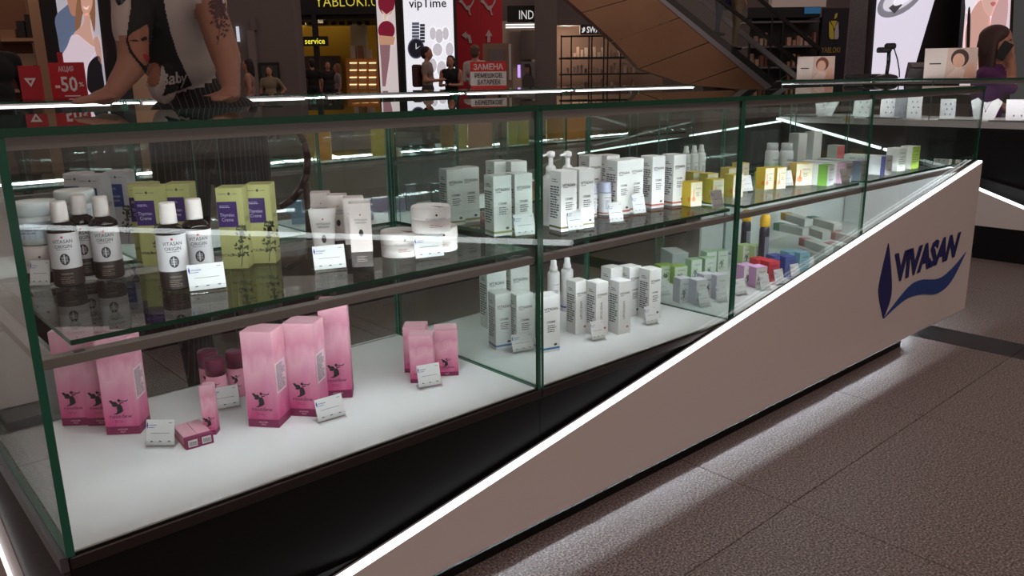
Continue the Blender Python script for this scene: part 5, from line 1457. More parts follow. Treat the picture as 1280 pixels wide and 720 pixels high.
# ---- far clothing shop with sign
t = fthing('clothing_shop', 'shop with a black sign and white ceiling lights far behind the banner', 'shop', 652, 27.0)
frect('shop_interior', 628, 672, 26, 116, 30.0, 0.2, mat('shop_pale', (156, 140, 132), 0.7), t, True)
frect('sign_board', 634, 672, 7, 28, 27.0, 0.2, mat('sign_black', (14, 13, 13)), t)
ftext('sign_lettering', 'IND', 649, 667, 13, 24, 26.98, lit('sign_white', (214, 214, 214), 0.8), t)
for y in (30, 33.2):
    frect('ceiling_light', 632, 668, y, y + 1.6, 27.5, 0.05, lit('ceil_white', (240, 236, 232), 1.6), t)
frect('dark_rack', 651, 669, 38, 74, 29.5, 0.3, mat('dark_rack', (54, 44, 42)), t)
frect('purple_lamp', 647, 650.5, 81, 97, 26.8, 0.1, lit('purple_glow', (190, 150, 240), 1.2), t)
t = fthing('ad_screen', 'advert screen showing a dark-haired woman in grey', 'screen', 660, 25.8, None, 0.5)
frect('screen_panel', 652, 669, 77, 112, 25.8, 0.1, mat('screen_grey', (120, 118, 126)), t)
fell('face_print', 659, 86, 3.2, 5, 25.78, 0.01, mat('face_tan', (150, 112, 98)), t)
fslab('hair_print', [(655.5, 80), (662, 79.5), (664, 84), (664.5, 94), (662, 94), (661.5, 84), (656, 84)], 25.77, 0.01, mat('hair_dark', (40, 30, 28)), t)
fslab('coat_print', [(652.5, 112), (653, 98), (657, 92), (663, 92), (668, 99), (668.5, 112)], 25.78, 0.01, mat('coat_grey', (70, 68, 72)), t)
# ---- crystal shop
o = frect('shop_pillar', 669, 696, -60, 118, 26.0, 0.6, GREYWALL, None, True); tag(o, 'plain grey pillar beside the crystal shop', 'pillar')
t = fthing('crystal_shop', 'shop window with black frames and dim lit shelves behind the escalator', 'shop', 750, 27.5)
frect('back_panel', 690, 830, -20, 118, 29.5, 0.2, mat('brown_panel', (150, 124, 108), 0.7), t, True)
frect('header', 690, 840, -50, 31, 27.5, 0.4, GREYWALL, t)
frect('sign_board', 725, 756, 30.5, 43, 27.4, 0.1, mat('sign_black', (14, 13, 13)), t)
ftext('sign_lettering', 'SWA', 733.5, 750, 33, 41, 27.38, lit('sign_white', (214, 214, 214)), t, 0.02)
fslab('swan_logo', [(726.5, 34), (728, 36.5), (729.5, 34), (731, 34), (731.5, 38), (729, 41), (727, 40.5), (728.5, 38)], 27.38, 0.01, lit('sign_white', (214, 214, 214)), t)
BF = mat('black_frame', (14, 12, 13))
for x in (701, 713.5, 735.5, 739, 754, 759, 775):
    frect('frame_post', x, x + 1.4, 44, 116, 27.6, 0.1, BF, t, True)
for y in (71, 91.5):
    frect('shelf', 701, 815, y, y + 2, 27.7, 1.0, BF, t)
frect('frame_post', 701, 780, 44, 46, 27.6, 0.1, BF, t)
rnd = random.Random(4)
for y in (71, 91.5, 112):
    for x in (709, 717, 721, 726, 731, 742, 747, 752, 763, 768, 773, 779, 785, 790):
        w = rnd.uniform(2.2, 4.2); h = rnd.uniform(4, 13); c = rnd.choice([(210, 180, 160), (180, 146, 124), (226, 206, 190), (150, 120, 108)])
        frect('display_piece', x, x + w, y - h, y, 28.2, 0.15, mat('piece_%d_%d_%d' % c, c, 0.4), t)
point('crystal_shop_lamp', FW(fu(708, 38, 27.9)[0], 2.68, 27.9), 90, (1.0, 0.76, 0.6), 0.3)
# ---- escalator
t = fthing('escalator', 'escalator with bronze cladding, steel skirts and black handrails', 'escalator', 850, 13.0)
BRZ = mat('bronze_cladding', (150, 116, 90), 0.3, 0.8, noise=0.12, nscale=1.5)
# cladding panels cut by slanting joints
lo_edge = [(640, -68), (709, 0), (749, 33), (794, 80), (816, 104), (868, 128)]
def lerp(a, b, k): return (a[0] + (b[0] - a[0]) * k, a[1] + (b[1] - a[1]) * k)
up = [(742, -68), (958, 112)]
cuts_up = [0.0, 0.16, 0.33, 0.50, 0.67, 0.84, 1.0]
cuts_lo = [(640, -68), (690, -18), (728, 16), (768, 52), (800, 86), (860, 106), (950, 114)]
for i in range(6):
    a, b = lerp(up[0], up[1], cuts_up[i] + 0.002), lerp(up[0], up[1], cuts_up[i + 1] - 0.002)
    fslab('cladding_panel', [cuts_lo[i], lerp(cuts_lo[i], cuts_lo[i + 1], 0.985), b, a], 13.0, 0.45, BRZ, t)
STL = mat('skirt_steel', (150, 150, 156), 0.3, 0.8)
fslab('skirt', [(742, -68), (748, -68), (965, 108), (958, 112)], 12.98, 0.12, STL, t)
fslab('skirt', [(790, -68), (796, -68), (1006, 100), (1000, 104)], 14.2, 0.10, STL, t)
fslab('step_well', [(744, -68), (760, -68), (978, 108), (960, 112)], 13.2, 0.9, mat('step_dark', (34, 34, 38), 0.6), t)
HR = mat('black_rubber', (16, 15, 16), 0.4)
fslab('handrail', [(812, -68), (817, -68), (1003, 78), (1001, 83), (996, 78)], 13.0, 0.08, HR, t)
fslab('handrail', [(868, -68), (873, -68), (1026, 59), (1024, 64), (1020, 60)], 14.2, 0.08, HR, t)
fslab('balustrade_glass', [(748, -66), (812, -66), (1000, 82), (965, 107)], 13.04, 0.012, GLASS, t, EDGE2)
for x, y in ((772, -44), (830, 4), (885, 50), (935, 92)):
    pass
mb = MB()
base_q = R4(900, 1010, 100, 130, 13.0)
fslab('landing', [(900, 106), (1012, 100), (1012, 140), (900, 140)], 13.1, 1.15, mat('step_dark', (34, 34, 38)), t)
# ---- perfume stand of the gadget shop
t = fthing('perfume_stand', 'black perfume stand with lit bottles and an apple emblem', 'kiosk', 1000, 15.0)
NV = mat('stand_navy', (30, 28, 40), 0.5)
frect('side_panel', 1025, 1064, 10, 128, 15.0, 0.06, NV, t, True)
frect('top_panel', 935, 1025, 9, 22, 15.1, 0.5, mat('stand_black', (22, 22, 26)), t)
frect('blue_screen', 1006, 1026, 9, 17, 15.05, 0.02, lit('blue_glow', (40, 90, 130), 0.5), t)
frect('back_panel', 935, 1025, 22, 128, 15.6, 0.05, mat('stand_grey', (82, 80, 84), 0.5), t, True)
for y in (26, 57, 83, 104):
    frect('shelf', 935, 1025, y, y + 2.4, 15.1, 0.5, mat('shelf_grey', (110, 108, 112), 0.4), t)
for x in (935, 961, 975, 1022):
    frect('post', x, x + 2.5, 22, 126, 15.1, 0.06, BF, t, True)
for y in (57, 83, 104):
    for x in (939, 944, 950, 956, 984, 991, 996, 1000, 1006, 1011, 1017):
        w = rnd.uniform(2.8, 5); h = rnd.uniform(6, 17); c = rnd.choice([(226, 186, 160), (206, 160, 136), (232, 206, 190), (160, 110, 96)])
        frect('perfume_bottle', x, x + w, y - h, y, 15.2, 0.1, mat('piece_%d_%d_%d' % c, c, 0.4), t)
ftext('lettering', 'YABLOKI', 1027, 1050, 59, 66, 14.98, mat('stand_yellow', (196, 168, 78), 0.5), t)
YL = mat('apple_yellow', (220, 204, 76), 0.5); GL2 = mat('apple_grey', (204, 204, 210), 0.5)
fslab('apple_emblem', [(1037, 27), (1041, 33), (1042.5, 40), (1042.5, 49), (1038, 49), (1036.5, 46), (1036.5, 28)], 14.98, 0.01, YL, t)
fslab('apple_emblem', [(1048, 27), (1048.5, 46), (1047, 49), (1043.3, 49), (1043.3, 40), (1044.5, 33)], 14.98, 0.01, GL2, t)
fslab('apple_emblem', [(1038.5, 26), (1046.5, 26), (1043, 36)], 14.98, 0.01, YL, t)
fslab('leaf_emblem', [(1043, 24), (1044, 18), (1047, 16), (1046, 22)], 14.98, 0.01, YL, t)
o = frect('ceiling_banner', 966, 1034, -30, 9, 22.0, 0.3, mat('pale_soffit', (214, 204, 200), 0.7)); tag(o, 'pale upper wall band above the perfume stand', 'wall')
o['kind'] = 'structure'; o.name = 'trim_1'
# ---- column and light boxes at the jewellery kiosk
t = fthing('round_column', 'grey speckled column beside the ring light box', 'column', 1080, 12.0)
frect('column_body', 1063, 1097, -80, 125, 12.0, 0.06, mat('column_grey', (126, 124, 130), 0.7, noise=0.12, nscale=30), t, True)
t = fthing('ring_lightbox', 'white light box showing a diamond ring beside a black pillar', 'light box', 1140, 10.0)
fslab('frame', [(1092, -60), (1228, -60), (1200, 130), (1080, 130)], 10.0, 0.06, mat('black_frame', (14, 12, 13)), t)
fslab('poster_panel', [(1100, -50), (1183, -50), (1138, 102), (1089, 102)], 9.98, 0.01, lit('poster_lilac', (214, 210, 226), 0.9), t)
def ringpoly(cx, cy, rx, ry, a, k0=0.0, k1=1.0, n=28):
    out = []
    for i in range(n + 1):
        tt = 2 * math.pi * (k0 + (k1 - k0) * i / n); x, y = rx * math.cos(tt), ry * math.sin(tt)
        out.append((cx + x * math.cos(a) - y * math.sin(a), cy + x * math.sin(a) + y * math.cos(a)))
    return out
fslab('ring_print', ringpoly(1126, -2, 34, 17, -0.62), 9.965, 0.004, lit('ring_grey', (150, 150, 162), 0.5), t)
fslab('ring_print', ringpoly(1127, -4, 27, 12, -0.62), 9.955, 0.004, lit('ring_pale', (206, 204, 216), 0.9), t)
fslab('ring_shade_print', [(1111, 10), (1122, 1), (1128, 6), (1118, 17)], 9.948, 0.003, lit('ring_dark', (90, 90, 98), 0.3), t)
fslab('ring_print', ringpoly(1132, -4, 18, 5, -0.62), 9.945, 0.003, lit('ring_white', (226, 224, 236), 0.95), t)
t = fthing('face_lightbox', 'light box showing a face and hand beside the blue glass', 'light box', 1232, 9.6)
fslab('frame', [(1210, -60), (1270, -60), (1262, 130), (1196, 130)], 9.6, 0.06, mat('black_frame', (14, 12, 13)), t)
fslab('poster_panel', [(1212, -50), (1266, -50), (1258, 118), (1199, 118)], 9.58, 0.01, lit('poster_blush', (222, 206, 214), 0.75), t)
def fp(nm, pts, rgb, d, e=0.6):
    fslab(nm, smooth_poly(pts, 4), d, 0.003, lit('face_%d_%d_%d' % rgb, rgb, e), t)
fp('sleeve_print', [(1208, -20), (1220, -20), (1220, 4), (1212, 16), (1207, 10)], (232, 230, 236), 9.57, 0.8)
fp('neck_print', [(1212, 20), (1226, 0), (1236, 14), (1238, 40), (1234, 90), (1212, 92), (1206, 50)], (222, 176, 164), 9.565)
fp('face_print', [(1226, -30), (1246, -30), (1247, 2), (1240, 20), (1232, 14), (1228, 0)], (230, 190, 178), 9.56)
fp('lips_print', [(1238, 4), (1242, 2), (1245, 4), (1241, 8)], (196, 120, 128), 9.555)
fp('strap_print', [(1210, 14), (1213, 14), (1212, 62), (1208, 62)], (30, 26, 30), 9.555, 0.1)
fp('hand_print', [(1240, 20), (1248, 0), (1254, -10), (1260, 0), (1258, 30), (1250, 60), (1240, 64), (1238, 40)], (216, 176, 176), 9.55)
o = frect('glass_partition', 1263, 1400, -80, 130, 11.0, 0.03, mat('blue_grey_glass', (140, 160, 168), 0.3), None, True); tag(o, 'blue-grey glass partition beside the face light box', 'partition')
# ---- signs standing on the opposite row
def top_sign(name, label, x0, x1, y0, y1, build, dd=None, yrow=3.62):
    r = ray((x0 + x1) / 2, 118); tt = yrow / r[1]
    d = float((r * tt) @ FN)
    t = fthing(name, label, 'sign', (x0 + x1) / 2, d, None, ZT)
    zt = fu((x0 + x1) / 2, y0, d)[1]; u0, u1 = fu(x0, (y0 + y1) / 2, d)[0], fu(x1, (y0 + y1) / 2, d)[0]
    build(t, u0, u1, ZT + 0.0008, zt, d)
    return t
SRED = mat('sign_red', (176, 26, 38), 0.5); SWH = mat('sign_paper', (222, 218, 218), 0.5)
def q(u0, u1, z0, z1): return [(u0, z0), (u1, z0), (u1, z1), (u0, z1)]
def txt2(name, s, u0, u1, z0, z1, d, m, parent, bold=0.0, shear=0.0):
    v, f = fit_text(s, u1 - u0, z1 - z0, bold, 1.0, shear)
    worldpart(name, MB().add([FW((u0 + u1) / 2 + a, (z0 + z1) / 2 + b, d) for a, b in v], f, m), parent)
def b1(t, u0, u1, z0, z1, d):
    w, h = u1 - u0, z1 - z0
    fslab('board', q(u0, u1, z0, z1), d, 0.006, SRED, t, px=False)
    fslab('clip', q(u0 + w * .28, u0 + w * .42, z1 - 0.005, z1 + h * .28), d + 0.004, 0.006, SRED, t, px=False)
    fslab('foot', q(u0 + w * .1, u1 - w * .1, z0, z0 + 0.006), d, 0.07, CLEAR, t, px=False)
    txt2('heading_lettering', 'АКЦИЯ', u0 + w * .27, u0 + w * .7, z0 + h * .72, z0 + h * .9, d - .001, SWH, t, 0.01)
    txt2('number_lettering', '-50', u0 + w * .12, u0 + w * .76, z0 + h * .2, z0 + h * .62, d - .001, SWH, t, 0.02)
    txt2('percent_lettering', '%', u0 + w * .8, u0 + w * .94, z0 + h * .34, z0 + h * .46, d - .001, SWH, t, 0.02)
    fslab('fine_print', q(u0 + w * .35, u0 + w * .8, z0 + h * .07, z0 + h * .1), d - .0012, 0.001, SWH, t, px=False)
top_sign('discount_sign', 'red discount sign with white minus fifty percent', 63, 107, 78, 124, b1)
def b2(t, u0, u1, z0, z1, d):
    w, h = u1 - u0, z1 - z0
    fslab('board', q(u0, u1, z0, z1), d, 0.006, SRED, t, px=False)
    fslab('foot', q(u0, u1, z0, z0 + 0.006), d, 0.06, CLEAR, t, px=False)
    fslab('triangle_logo', [(u0 + w * .22, z0 + h * .64), (u0 + w * .5, z0 + h * .38), (u0 + w * .78, z0 + h * .64)], d - 0.002, 0.001, SWH, t, px=False)
    fslab('triangle_mark', [(u0 + w * .42, z0 + h * .58), (u0 + w * .5, z0 + h * .47), (u0 + w * .6, z0 + h * .58)], d - 0.003, 0.001, SRED, t, px=False)
top_sign('logo_sign', 'narrow red sign with an inverted white triangle', 25, 52, 82, 125, b2)
def b3(t, u0, u1, z0, z1, d):
    w, h = u1 - u0, z1 - z0
    fslab('board', q(u0, u1, z0, z1), d, 0.006, SWH, t, px=False)
    fslab('header', q(u0, u1, z0 + h * .64, z1 + .0005), d - 0.001, 0.004, mat('sign_bright_red', (206, 40, 40), 0.5), t, px=False)
    fslab('footer', q(u0, u1, z0, z0 + h * .12), d - 0.001, 0.004, MATS['sign_bright_red'], t, px=False)
    fslab('foot', q(u0 + w * .1, u1 - w * .1, z0, z0 + 0.006), d, 0.07, CLEAR, t, px=False)
    txt2('header_lettering', 'ЗАМЕНА', u0 + w * .09, u0 + w * .91, z0 + h * .70, z0 + h * .93, d - .002, SWH, t, 0.02)
    txt2('line_lettering', 'РЕМЕШКОВ,', u0 + w * .12, u0 + w * .9, z0 + h * .38, z0 + h * .58, d - .002, PRN, t, 0.02)
    txt2('line_lettering', 'БАТАРЕЕК', u0 + w * .2, u0 + w * .84, z0 + h * .16, z0 + h * .34, d - .002, PRN, t, 0.02)
top_sign('service_notice', 'white and red notice sign standing on the opposite counter', 588, 633, 77, 110, b3)
# ---- jewellery and things on the neighbouring counter
JW = mat('display_white', (214, 210, 212), 0.6); JG = mat('display_grey', (126, 124, 130), 0.6)
def on_shelf(px, x=KX + 0.16, z=0.7725):
    r = ray(px, 146); tt = x / r[0]
    return (x, r[1] * tt, z)
def bust(label, px, w=0.15, h=0.125):
    p = on_shelf(px)
    t = thing('necklace_bust', label, 'jewellery stand', p, math.radians(-72))
    prof = [(-.5, 0), (.5, 0), (.42, .25), (.5, .62), (.42, .86), (.24, .8), (.12, .96), (-.12, .96), (-.24, .8), (-.42, .86), (-.5, .62), (-.42, .25)]
    prof = [(-.36, 0), (.3, 0), (.4, .4), (.52, .8), (.36, .96), (.16, .84), (0, .78), (-.16, .84), (-.3, 1.0), (-.52, .86), (-.42, .4)]
    mb = MB()
    n = len(prof)
    fr = [(x * w, -0.02 * math.cos(x * 2.6) + z * 0.05, z * h) for x, z in prof]; bk = [(x * w, 0.012 + z * 0.05, z * h) for x, z in prof]
    mb.add(fr + bk, [tuple(range(n)), tuple(range(2 * n - 1, n - 1, -1))] + [((i + 1) % n, i, n + i, n + (i + 1) % n) for i in range(n)], JW)
    mb.box(-w * .3, w * .3, -0.02, 0.07, 0, 0.006, JW)
    link('bust_form', mb.mesh('bust'), t)
    nk = MB(); nk.path([(-.16 * w, -.004, .86 * h), (-.06 * w, -.016, .6 * h), (0.0, -.017, .42 * h), (.06 * w, -.016, .6 * h), (.15 * w, -.004, .86 * h)], 0.0012, 6, STEEL)
    nk.ell((0, -.019, .40 * h), (.004, .003, .006), STEEL, 8, 5)
    link('necklace', nk.mesh('necklace'), t)
bust('white necklace bust closest to the corner of the jewellery counter', 1031, 0.15, 0.115)
bust('white necklace bust next to the seated woman', 1231, 0.16, 0.13)
def earcard(label, px, w, h, m, n=3, x=KX + 0.18):
    p = on_shelf(px, x)
    t = thing('earring_display', label, 'jewellery stand', p, math.radians(-66))
    mb = MB(); mb.add([(-w / 2, -.01, 0), (w / 2, -.01, 0), (w / 2 , .05, h), (-w / 2, .05, h), (-w / 2, 0.0, 0), (w / 2, 0.0, 0), (w / 2, .058, h), (-w / 2, .058, h)], [(0, 1, 2, 3), (7, 6, 5, 4), (1, 0, 4, 5), (2, 1, 5, 6), (3, 2, 6, 7), (0, 3, 7, 4)], m)
    mb.box(-w * .1, w * .1, 0.0, 0.075, 0, 0.004, m)
    link('panel', mb.mesh('panel'), t)
    for i in range(n):
        z = h * (0.25 + 0.25 * i); y = -.012 + .06 * (0.25 + 0.25 * i)
        e = MB()
        for sx in (-.16, .16):
            e.ell((sx * w + (0.1 * w if i % 2 else 0), y - .002, z), (.004, .003, .006), STEEL, 8, 5)
        link('earring', e.mesh('earring'), t)
for lb, px, w, h, m, n in (('wide white display with pendants beside the grey cloth', 1078, 0.12, 0.125, JW, 3), ('white earring display between grey cloths', 1110, 0.10, 0.13, JW, 3), ('grey cloth-covered display between white ones', 1127, 0.09, 0.13, JG, 2), ('white earring display in front of the pane joint', 1142, 0.085, 0.135, JW, 3), ('white display with three bar pendants standing alone', 1184, 0.085, 0.12, JW, 3), ('white printed display card beyond the seated woman', 1272, 0.12, 0.12, JW, 1)):
    earcard(lb, px, w, h, m, n)
for lb, px, L in (('flat silver tray at the corner of the jewellery shelf', 1000, 0.22), ('flat white tray with crumpled lining on the jewellery shelf', 1050, 0.14), ('flat grey tray before the pane joint', 1105, 0.2), ('flat silver tray beside the necklace bust', 1200, 0.22), ('flat dark tray beyond the seated woman', 1262, 0.2)):
    p = on_shelf(px, KX + 0.06)
    o = thing('jewellery_tray', lb, 'tray', p)
    mb = MB(); mb.cbox(-.035, .035, -L / 2, L / 2, 0, .008, JW if 'white' in lb else JG, .002); link('tray_base', mb.mesh('tray'), o)
    mb = MB(); mb.cbox(-.028, .028, -L / 2 + .01, L / 2 - .01, .008, .011, JW, .001); link('tray_pad', mb.mesh('pad'), o)
p = PL(1059, 149, 0, KX - 0.004)
o = thing('price_tag', 'white shelf tag with a yellow round sticker', 'price tag', (p[0], p[1], p[2]))
mb = MB(); mb.box(-.002, .0, -.045, .045, -.028, .022, WHITE); link('tag_card', mb.mesh('tag'), o)
mb = MB(); v, f = disc2d(.02, -.0, .0, 14); mb.add([(-.0026, a, b) for a, b in v], [tuple(range(13, -1, -1))], mat('sticker_yellow', (222, 190, 50))); link('sticker', mb.mesh('sticker'), o)
# photo cards on the counter top
def photo_card(label, px, w, h, hair, x=KX + 0.3):
    r = ray(px, 96); tt = x / r[0]
    t = thing('photo_card', label, 'photo card', (x, r[1] * tt, 1.0185), math.radians(-56))
    def quad(nm, pts, m, k):
        n = len(pts)
        link(nm, MB().add([(a, b * 0.18 - k * .0012, b) for a, b in pts] + [(a, b * 0.18 - k * .0012 + .0008, b) for a, b in pts], [tuple(range(n)), tuple(range(2 * n - 1, n - 1, -1))] + [((i + 1) % n, i, n + i, n + (i + 1) % n) for i in range(n)], m).mesh(nm), t)
    quad('card', [(-w / 2, 0), (w / 2, 0), (w / 2, h), (-w / 2, h)], mat('card_beige', (206, 180, 166), 0.6), 0)
    quad('card_print', [(-w / 2, 0), (-w * .1, 0), (-w * .06, h), (-w / 2, h)], mat('card_pale', (216, 204, 196), 0.6), 1)
    sk = mat('card_skin', (214, 166, 142), 0.6)
    cx = w * .17
    quad('hair_print', [(cx + w * .17 * math.cos(a), h * .66 + h * .3 * math.sin(a)) for a in [i * math.pi / 8 for i in range(16)]], mat('card_hair_%s' % hair, {'auburn': (116, 66, 46), 'brown': (62, 42, 36)}[hair]), 1)
    quad('face_print', [(cx - w * .02 + w * .115 * math.cos(a), h * .58 + h * .24 * math.sin(a)) for a in [i * math.pi / 8 for i in range(16)]], sk, 2)
    quad('shoulder_print', [(cx - w * .25, 0), (cx + w * .28, 0), (cx + w * .2, h * .22), (cx + w * .05, h * .3), (cx + w * .04, h * .42), (cx - w * .08, h * .42), (cx - w * .08, h * .3)], mat('card_shoulder', (222, 196, 184)), 1)
    quad('hand_print', [(cx + w * .08, 0), (cx + w * .3, 0), (cx + w * .26, h * .5), (cx + w * .14, h * .44)], sk, 3)
    quad('lettering_print', [(-w * .4, h * .46), (-w * .18, h * .46), (-w * .18, h * .5), (-w * .4, h * .5)], PRN, 2)
photo_card('beige photo card of an auburn-haired head on the jewellery counter', 1019, 0.25, 0.155, 'auburn')
photo_card('beige photo card of a brown-haired head on the jewellery counter', 1187, 0.30, 0.18, 'brown')
# barcode scanner on its stand and a till block
r = ray(1108, 96); tt = (KX + 0.34) / r[0]
sc0 = (KX + 0.34, r[1] * tt, 1.0185)
t = thing('barcode_scanner', 'black barcode scanner on a stand with a round foot', 'scanner', sc0, math.radians(-60))
SBK = mat('scanner_black', (20, 20, 22), 0.4)
link('base', MB().lathe([(.07, 0), (.075, .006), (.06, .02), (.02, .03)], 22, SBK).mesh('base'), t)
link('neck', MB().path([(0, 0, .028), (.004, .0, .10), (.0, -.004, .17)], 0.012, 10, SBK).mesh('neck'), t)
mb = MB(); mb.cbox(-.075, .015, -.026, .026, .165, .20, SBK, .008); mb.cbox(-.03, .04, -.02, .02, .185, .225, SBK, .01); link('head', mb.mesh('head'), t)
link('lens', MB().ell((-.05, -.028, .182), (.012, .004, .008), mat('lens_glass', (24, 26, 30), 0.08), 10, 6).mesh('lens'), t)
link('cable', MB().path([(.03, 0, .19), (.06, .03, .12), (.08, .05, .05), (.09, .09, .008)], 0.004, 8, SBK).mesh('cable'), t)
t = thing('till_terminal', 'dark card terminal beside the scanner stand', 'terminal', (sc0[0] - 0.02, sc0[1] - 0.21, 1.0185), math.radians(-60))
mb = MB(); mb.add([(-.07, -.05, 0), (.07, -.05, 0), (.07, .06, 0), (-.07, .06, 0), (-.06, -.045, .06), (.07, -.045, .06), (.07, .05, .1), (-.06, .05, .1)], [(3, 2, 1, 0), (4, 5, 6, 7), (0, 1, 5, 4), (1, 2, 6, 5), (2, 3, 7, 6), (3, 0, 4, 7)], mat('terminal_grey', (58, 54, 54), 0.5)); link('housing', mb.mesh('housing'), t)
mb = MB(); mb.add([(-.045, -.035, .068), (.055, -.035, .068), (.055, .035, .096), (-.045, .035, .096)], [(0, 1, 2, 3)], mat('terminal_screen', (96, 90, 88), 0.3)); link('screen', mb.mesh('screen'), t)
mb = MB(); mb.cbox(-.12, .12, -.07, .07, 0, .03, SBK, .012)
o = link('keyboard_tray', mb.mesh('tray'), None, (sc0[0] + 0.06, sc0[1] + 0.19, 1.0185), (0, 0, math.radians(-60))); tag(o, 'low black device with rounded edges beside the scanner', 'device')
# ---- neighbouring kiosk panel across the aisle (its lit edge mirrors in the showcase glass)
zL = 0.40
def mirror_pt(px, py):
    r = ray(px, py); k = (zL - CAM[2]) / r[2]
    return np.array([r[0] * k, 2 * YF - r[1] * k, zL])
ma, mb_ = mirror_pt(20, 283.5), mirror_pt(715, 304)
t = thing('aisle_counter', 'low white counter front with a glowing edge across the aisle', 'counter', (ma[0], ma[1], 0))
worldpart('board', wall_strip(ma, mb_, -0.05, 0.0, zL - 0.012, 0.0, zL - 0.012, PANEL), t)
worldpart('led_edge_offscreen', wall_strip(ma, mb_, -0.05, zL - 0.0118, zL + 0.002, zL - 0.0118, zL + 0.002, mat('led_aisle', (250, 252, 255), 0.5, emit=6.0)), t)
# ---------------------------------------------------------------- people
V3 = lambda p: np.array(p, float)
def align(d):
    """rotation that takes +z to direction d"""
    d = V3(d) / np.linalg.norm(d)
    q = Vector((0, 0, 1)).rotation_difference(Vector(d))
    return np.array(q.to_matrix())
def blob(prims, voxel, name, smooth=2):
    """one continuous skin over tapered limbs and rounded masses; each prim keeps its own material"""
    mb = MB(); dummy = mat('white_paper', (232, 232, 232))
    for p in prims:
        if p[0] == 'c':
            _, a, b, r0, r1, m = p
            mb.tube(a, b, r0, r1, 14, dummy); mb.ell(a, (r0, r0, r0), dummy, 14, 9); mb.ell(b, (r1, r1, r1), dummy, 14, 9)
        else:
            _, c, r, rot, m = p
            mb.ell(c, r, dummy, 18, 12, rot)
    me = mb.mesh(name)
    o = bpy.data.objects.new('tmp', me); COL.objects.link(o)
    md = o.modifiers.new('r', 'REMESH'); md.mode = 'VOXEL'; md.voxel_size = voxel
    ms = o.modifiers.new('s', 'SMOOTH'); ms.factor = 0.5; ms.iterations = smooth
    dg = bpy.context.evaluated_depsgraph_get()
    out = bpy.data.meshes.new_from_object(o.evaluated_get(dg))
    bpy.data.objects.remove(o); bpy.data.meshes.remove(me)
    out.name = name
    n = len(out.polygons)
    ctr = np.zeros(n * 3); out.polygons.foreach_get('center', ctr); ctr = ctr.reshape(-1, 3)
    best = np.full(n, 1e9); idx = np.zeros(n, int); mats = []
    for p in prims:
        m = p[-1]
        if m not in mats: mats.append(m)
        if p[0] == 'c':
            _, a, b, r0, r1, _m = p
            a, b = V3(a), V3(b); ab = b - a; L2 = max(ab @ ab, 1e-9)
            t = np.clip((ctr - a) @ ab / L2, 0, 1)
            dd = np.linalg.norm(ctr - (a + t[:, None] * ab), axis=1) - (r0 + (r1 - r0) * t)
        else:
            _, c, r, rot, _m = p
            q = ctr - V3(c)
            if rot is not None: q = q @ rot
            dd = (np.linalg.norm(q / V3(r), axis=1) - 1) * min(r)
        w = dd < best
        best[w] = dd[w]; idx[w] = mats.index(m)
    out.materials.clear()
    for m in mats: out.materials.append(m)
    out.polygons.foreach_set('material_index', idx.astype(np.int32))
    out.polygons.foreach_set('use_smooth', np.ones(n, bool))
    out.update()
    return out
SKIN = mat('skin', (188, 136, 112), 0.55); SKIN2 = mat('skin_tan', (146, 102, 84), 0.6)
def hand_prims(w, tip_dir, side, m, k=1.0, curl=0.35):
    """palm with four fingers and a thumb from wrist w along tip_dir; side = thumb direction"""
    w = V3(w); t = V3(tip_dir) / np.linalg.norm(tip_dir); s = V3(side); s = s - (s @ t) * t; s /= np.linalg.norm(s); n = np.cross(t, s)
    P = [('c', w, w + t * .035 * k, .024 * k, .026 * k, m)]
    for i, L in enumerate((.068, .078, .072, .056)):
        o = w + t * .075 * k + s * (.027 - .018 * i) * k
        P.append(('c', w + t * .03 * k + s * (.018 - .013 * i) * k, o, .015 * k, .0105 * k, m))
        b = o + (t - n * curl) * L * .5 * k; c = b + (t - n * curl * 2.2) * L * .42 * k
        P += [('c', o, b, .0098 * k, .009 * k, m), ('c', b, c, .009 * k, .0075 * k, m)]
    a = w + t * .025 * k + s * .024 * k; b = a + (t * .55 + s * .8) * .035 * k; c = b + (t * .85 + s * .35) * .03 * k
    P += [('c', a, b, .013 * k, .011 * k, m), ('c', b, c, .011 * k, .0085 * k, m)]
    return P
def head_prims(c, fwd, up, m, k=1.0):
    """head with brow, nose, chin, ears; c = centre of the skull"""
    c = V3(c); f = V3(fwd) / np.linalg.norm(fwd); u = V3(up) / np.linalg.norm(up); s = np.cross(f, u)
    R = np.stack([s, f, u], 1)
    P = [('e', c + u * .02 * k, (.074 * k, .092 * k, .092 * k), R, m), ('e', c + f * .022 * k - u * .052 * k, (.056 * k, .066 * k, .064 * k), R, m),
         ('e', c + f * .058 * k - u * .09 * k, (.026 * k, .024 * k, .02 * k), R, m),
         ('c', c + f * .088 * k - u * .0 * k, c + f * .106 * k - u * .035 * k, .009 * k, .013 * k, m),
         ('e', c + f * .08 * k + u * .012 * k, (.046 * k, .014 * k, .01 * k), R, m),
         ('e', c + f * .083 * k - u * .064 * k, (.024 * k, .012 * k, .010 * k), R, m)]
    for e in (-1, 1):
        P.append(('e', c + s * .076 * k * e - u * .015 * k - f * .01 * k, (.010 * k, .02 * k, .032 * k), R, m))
    return P
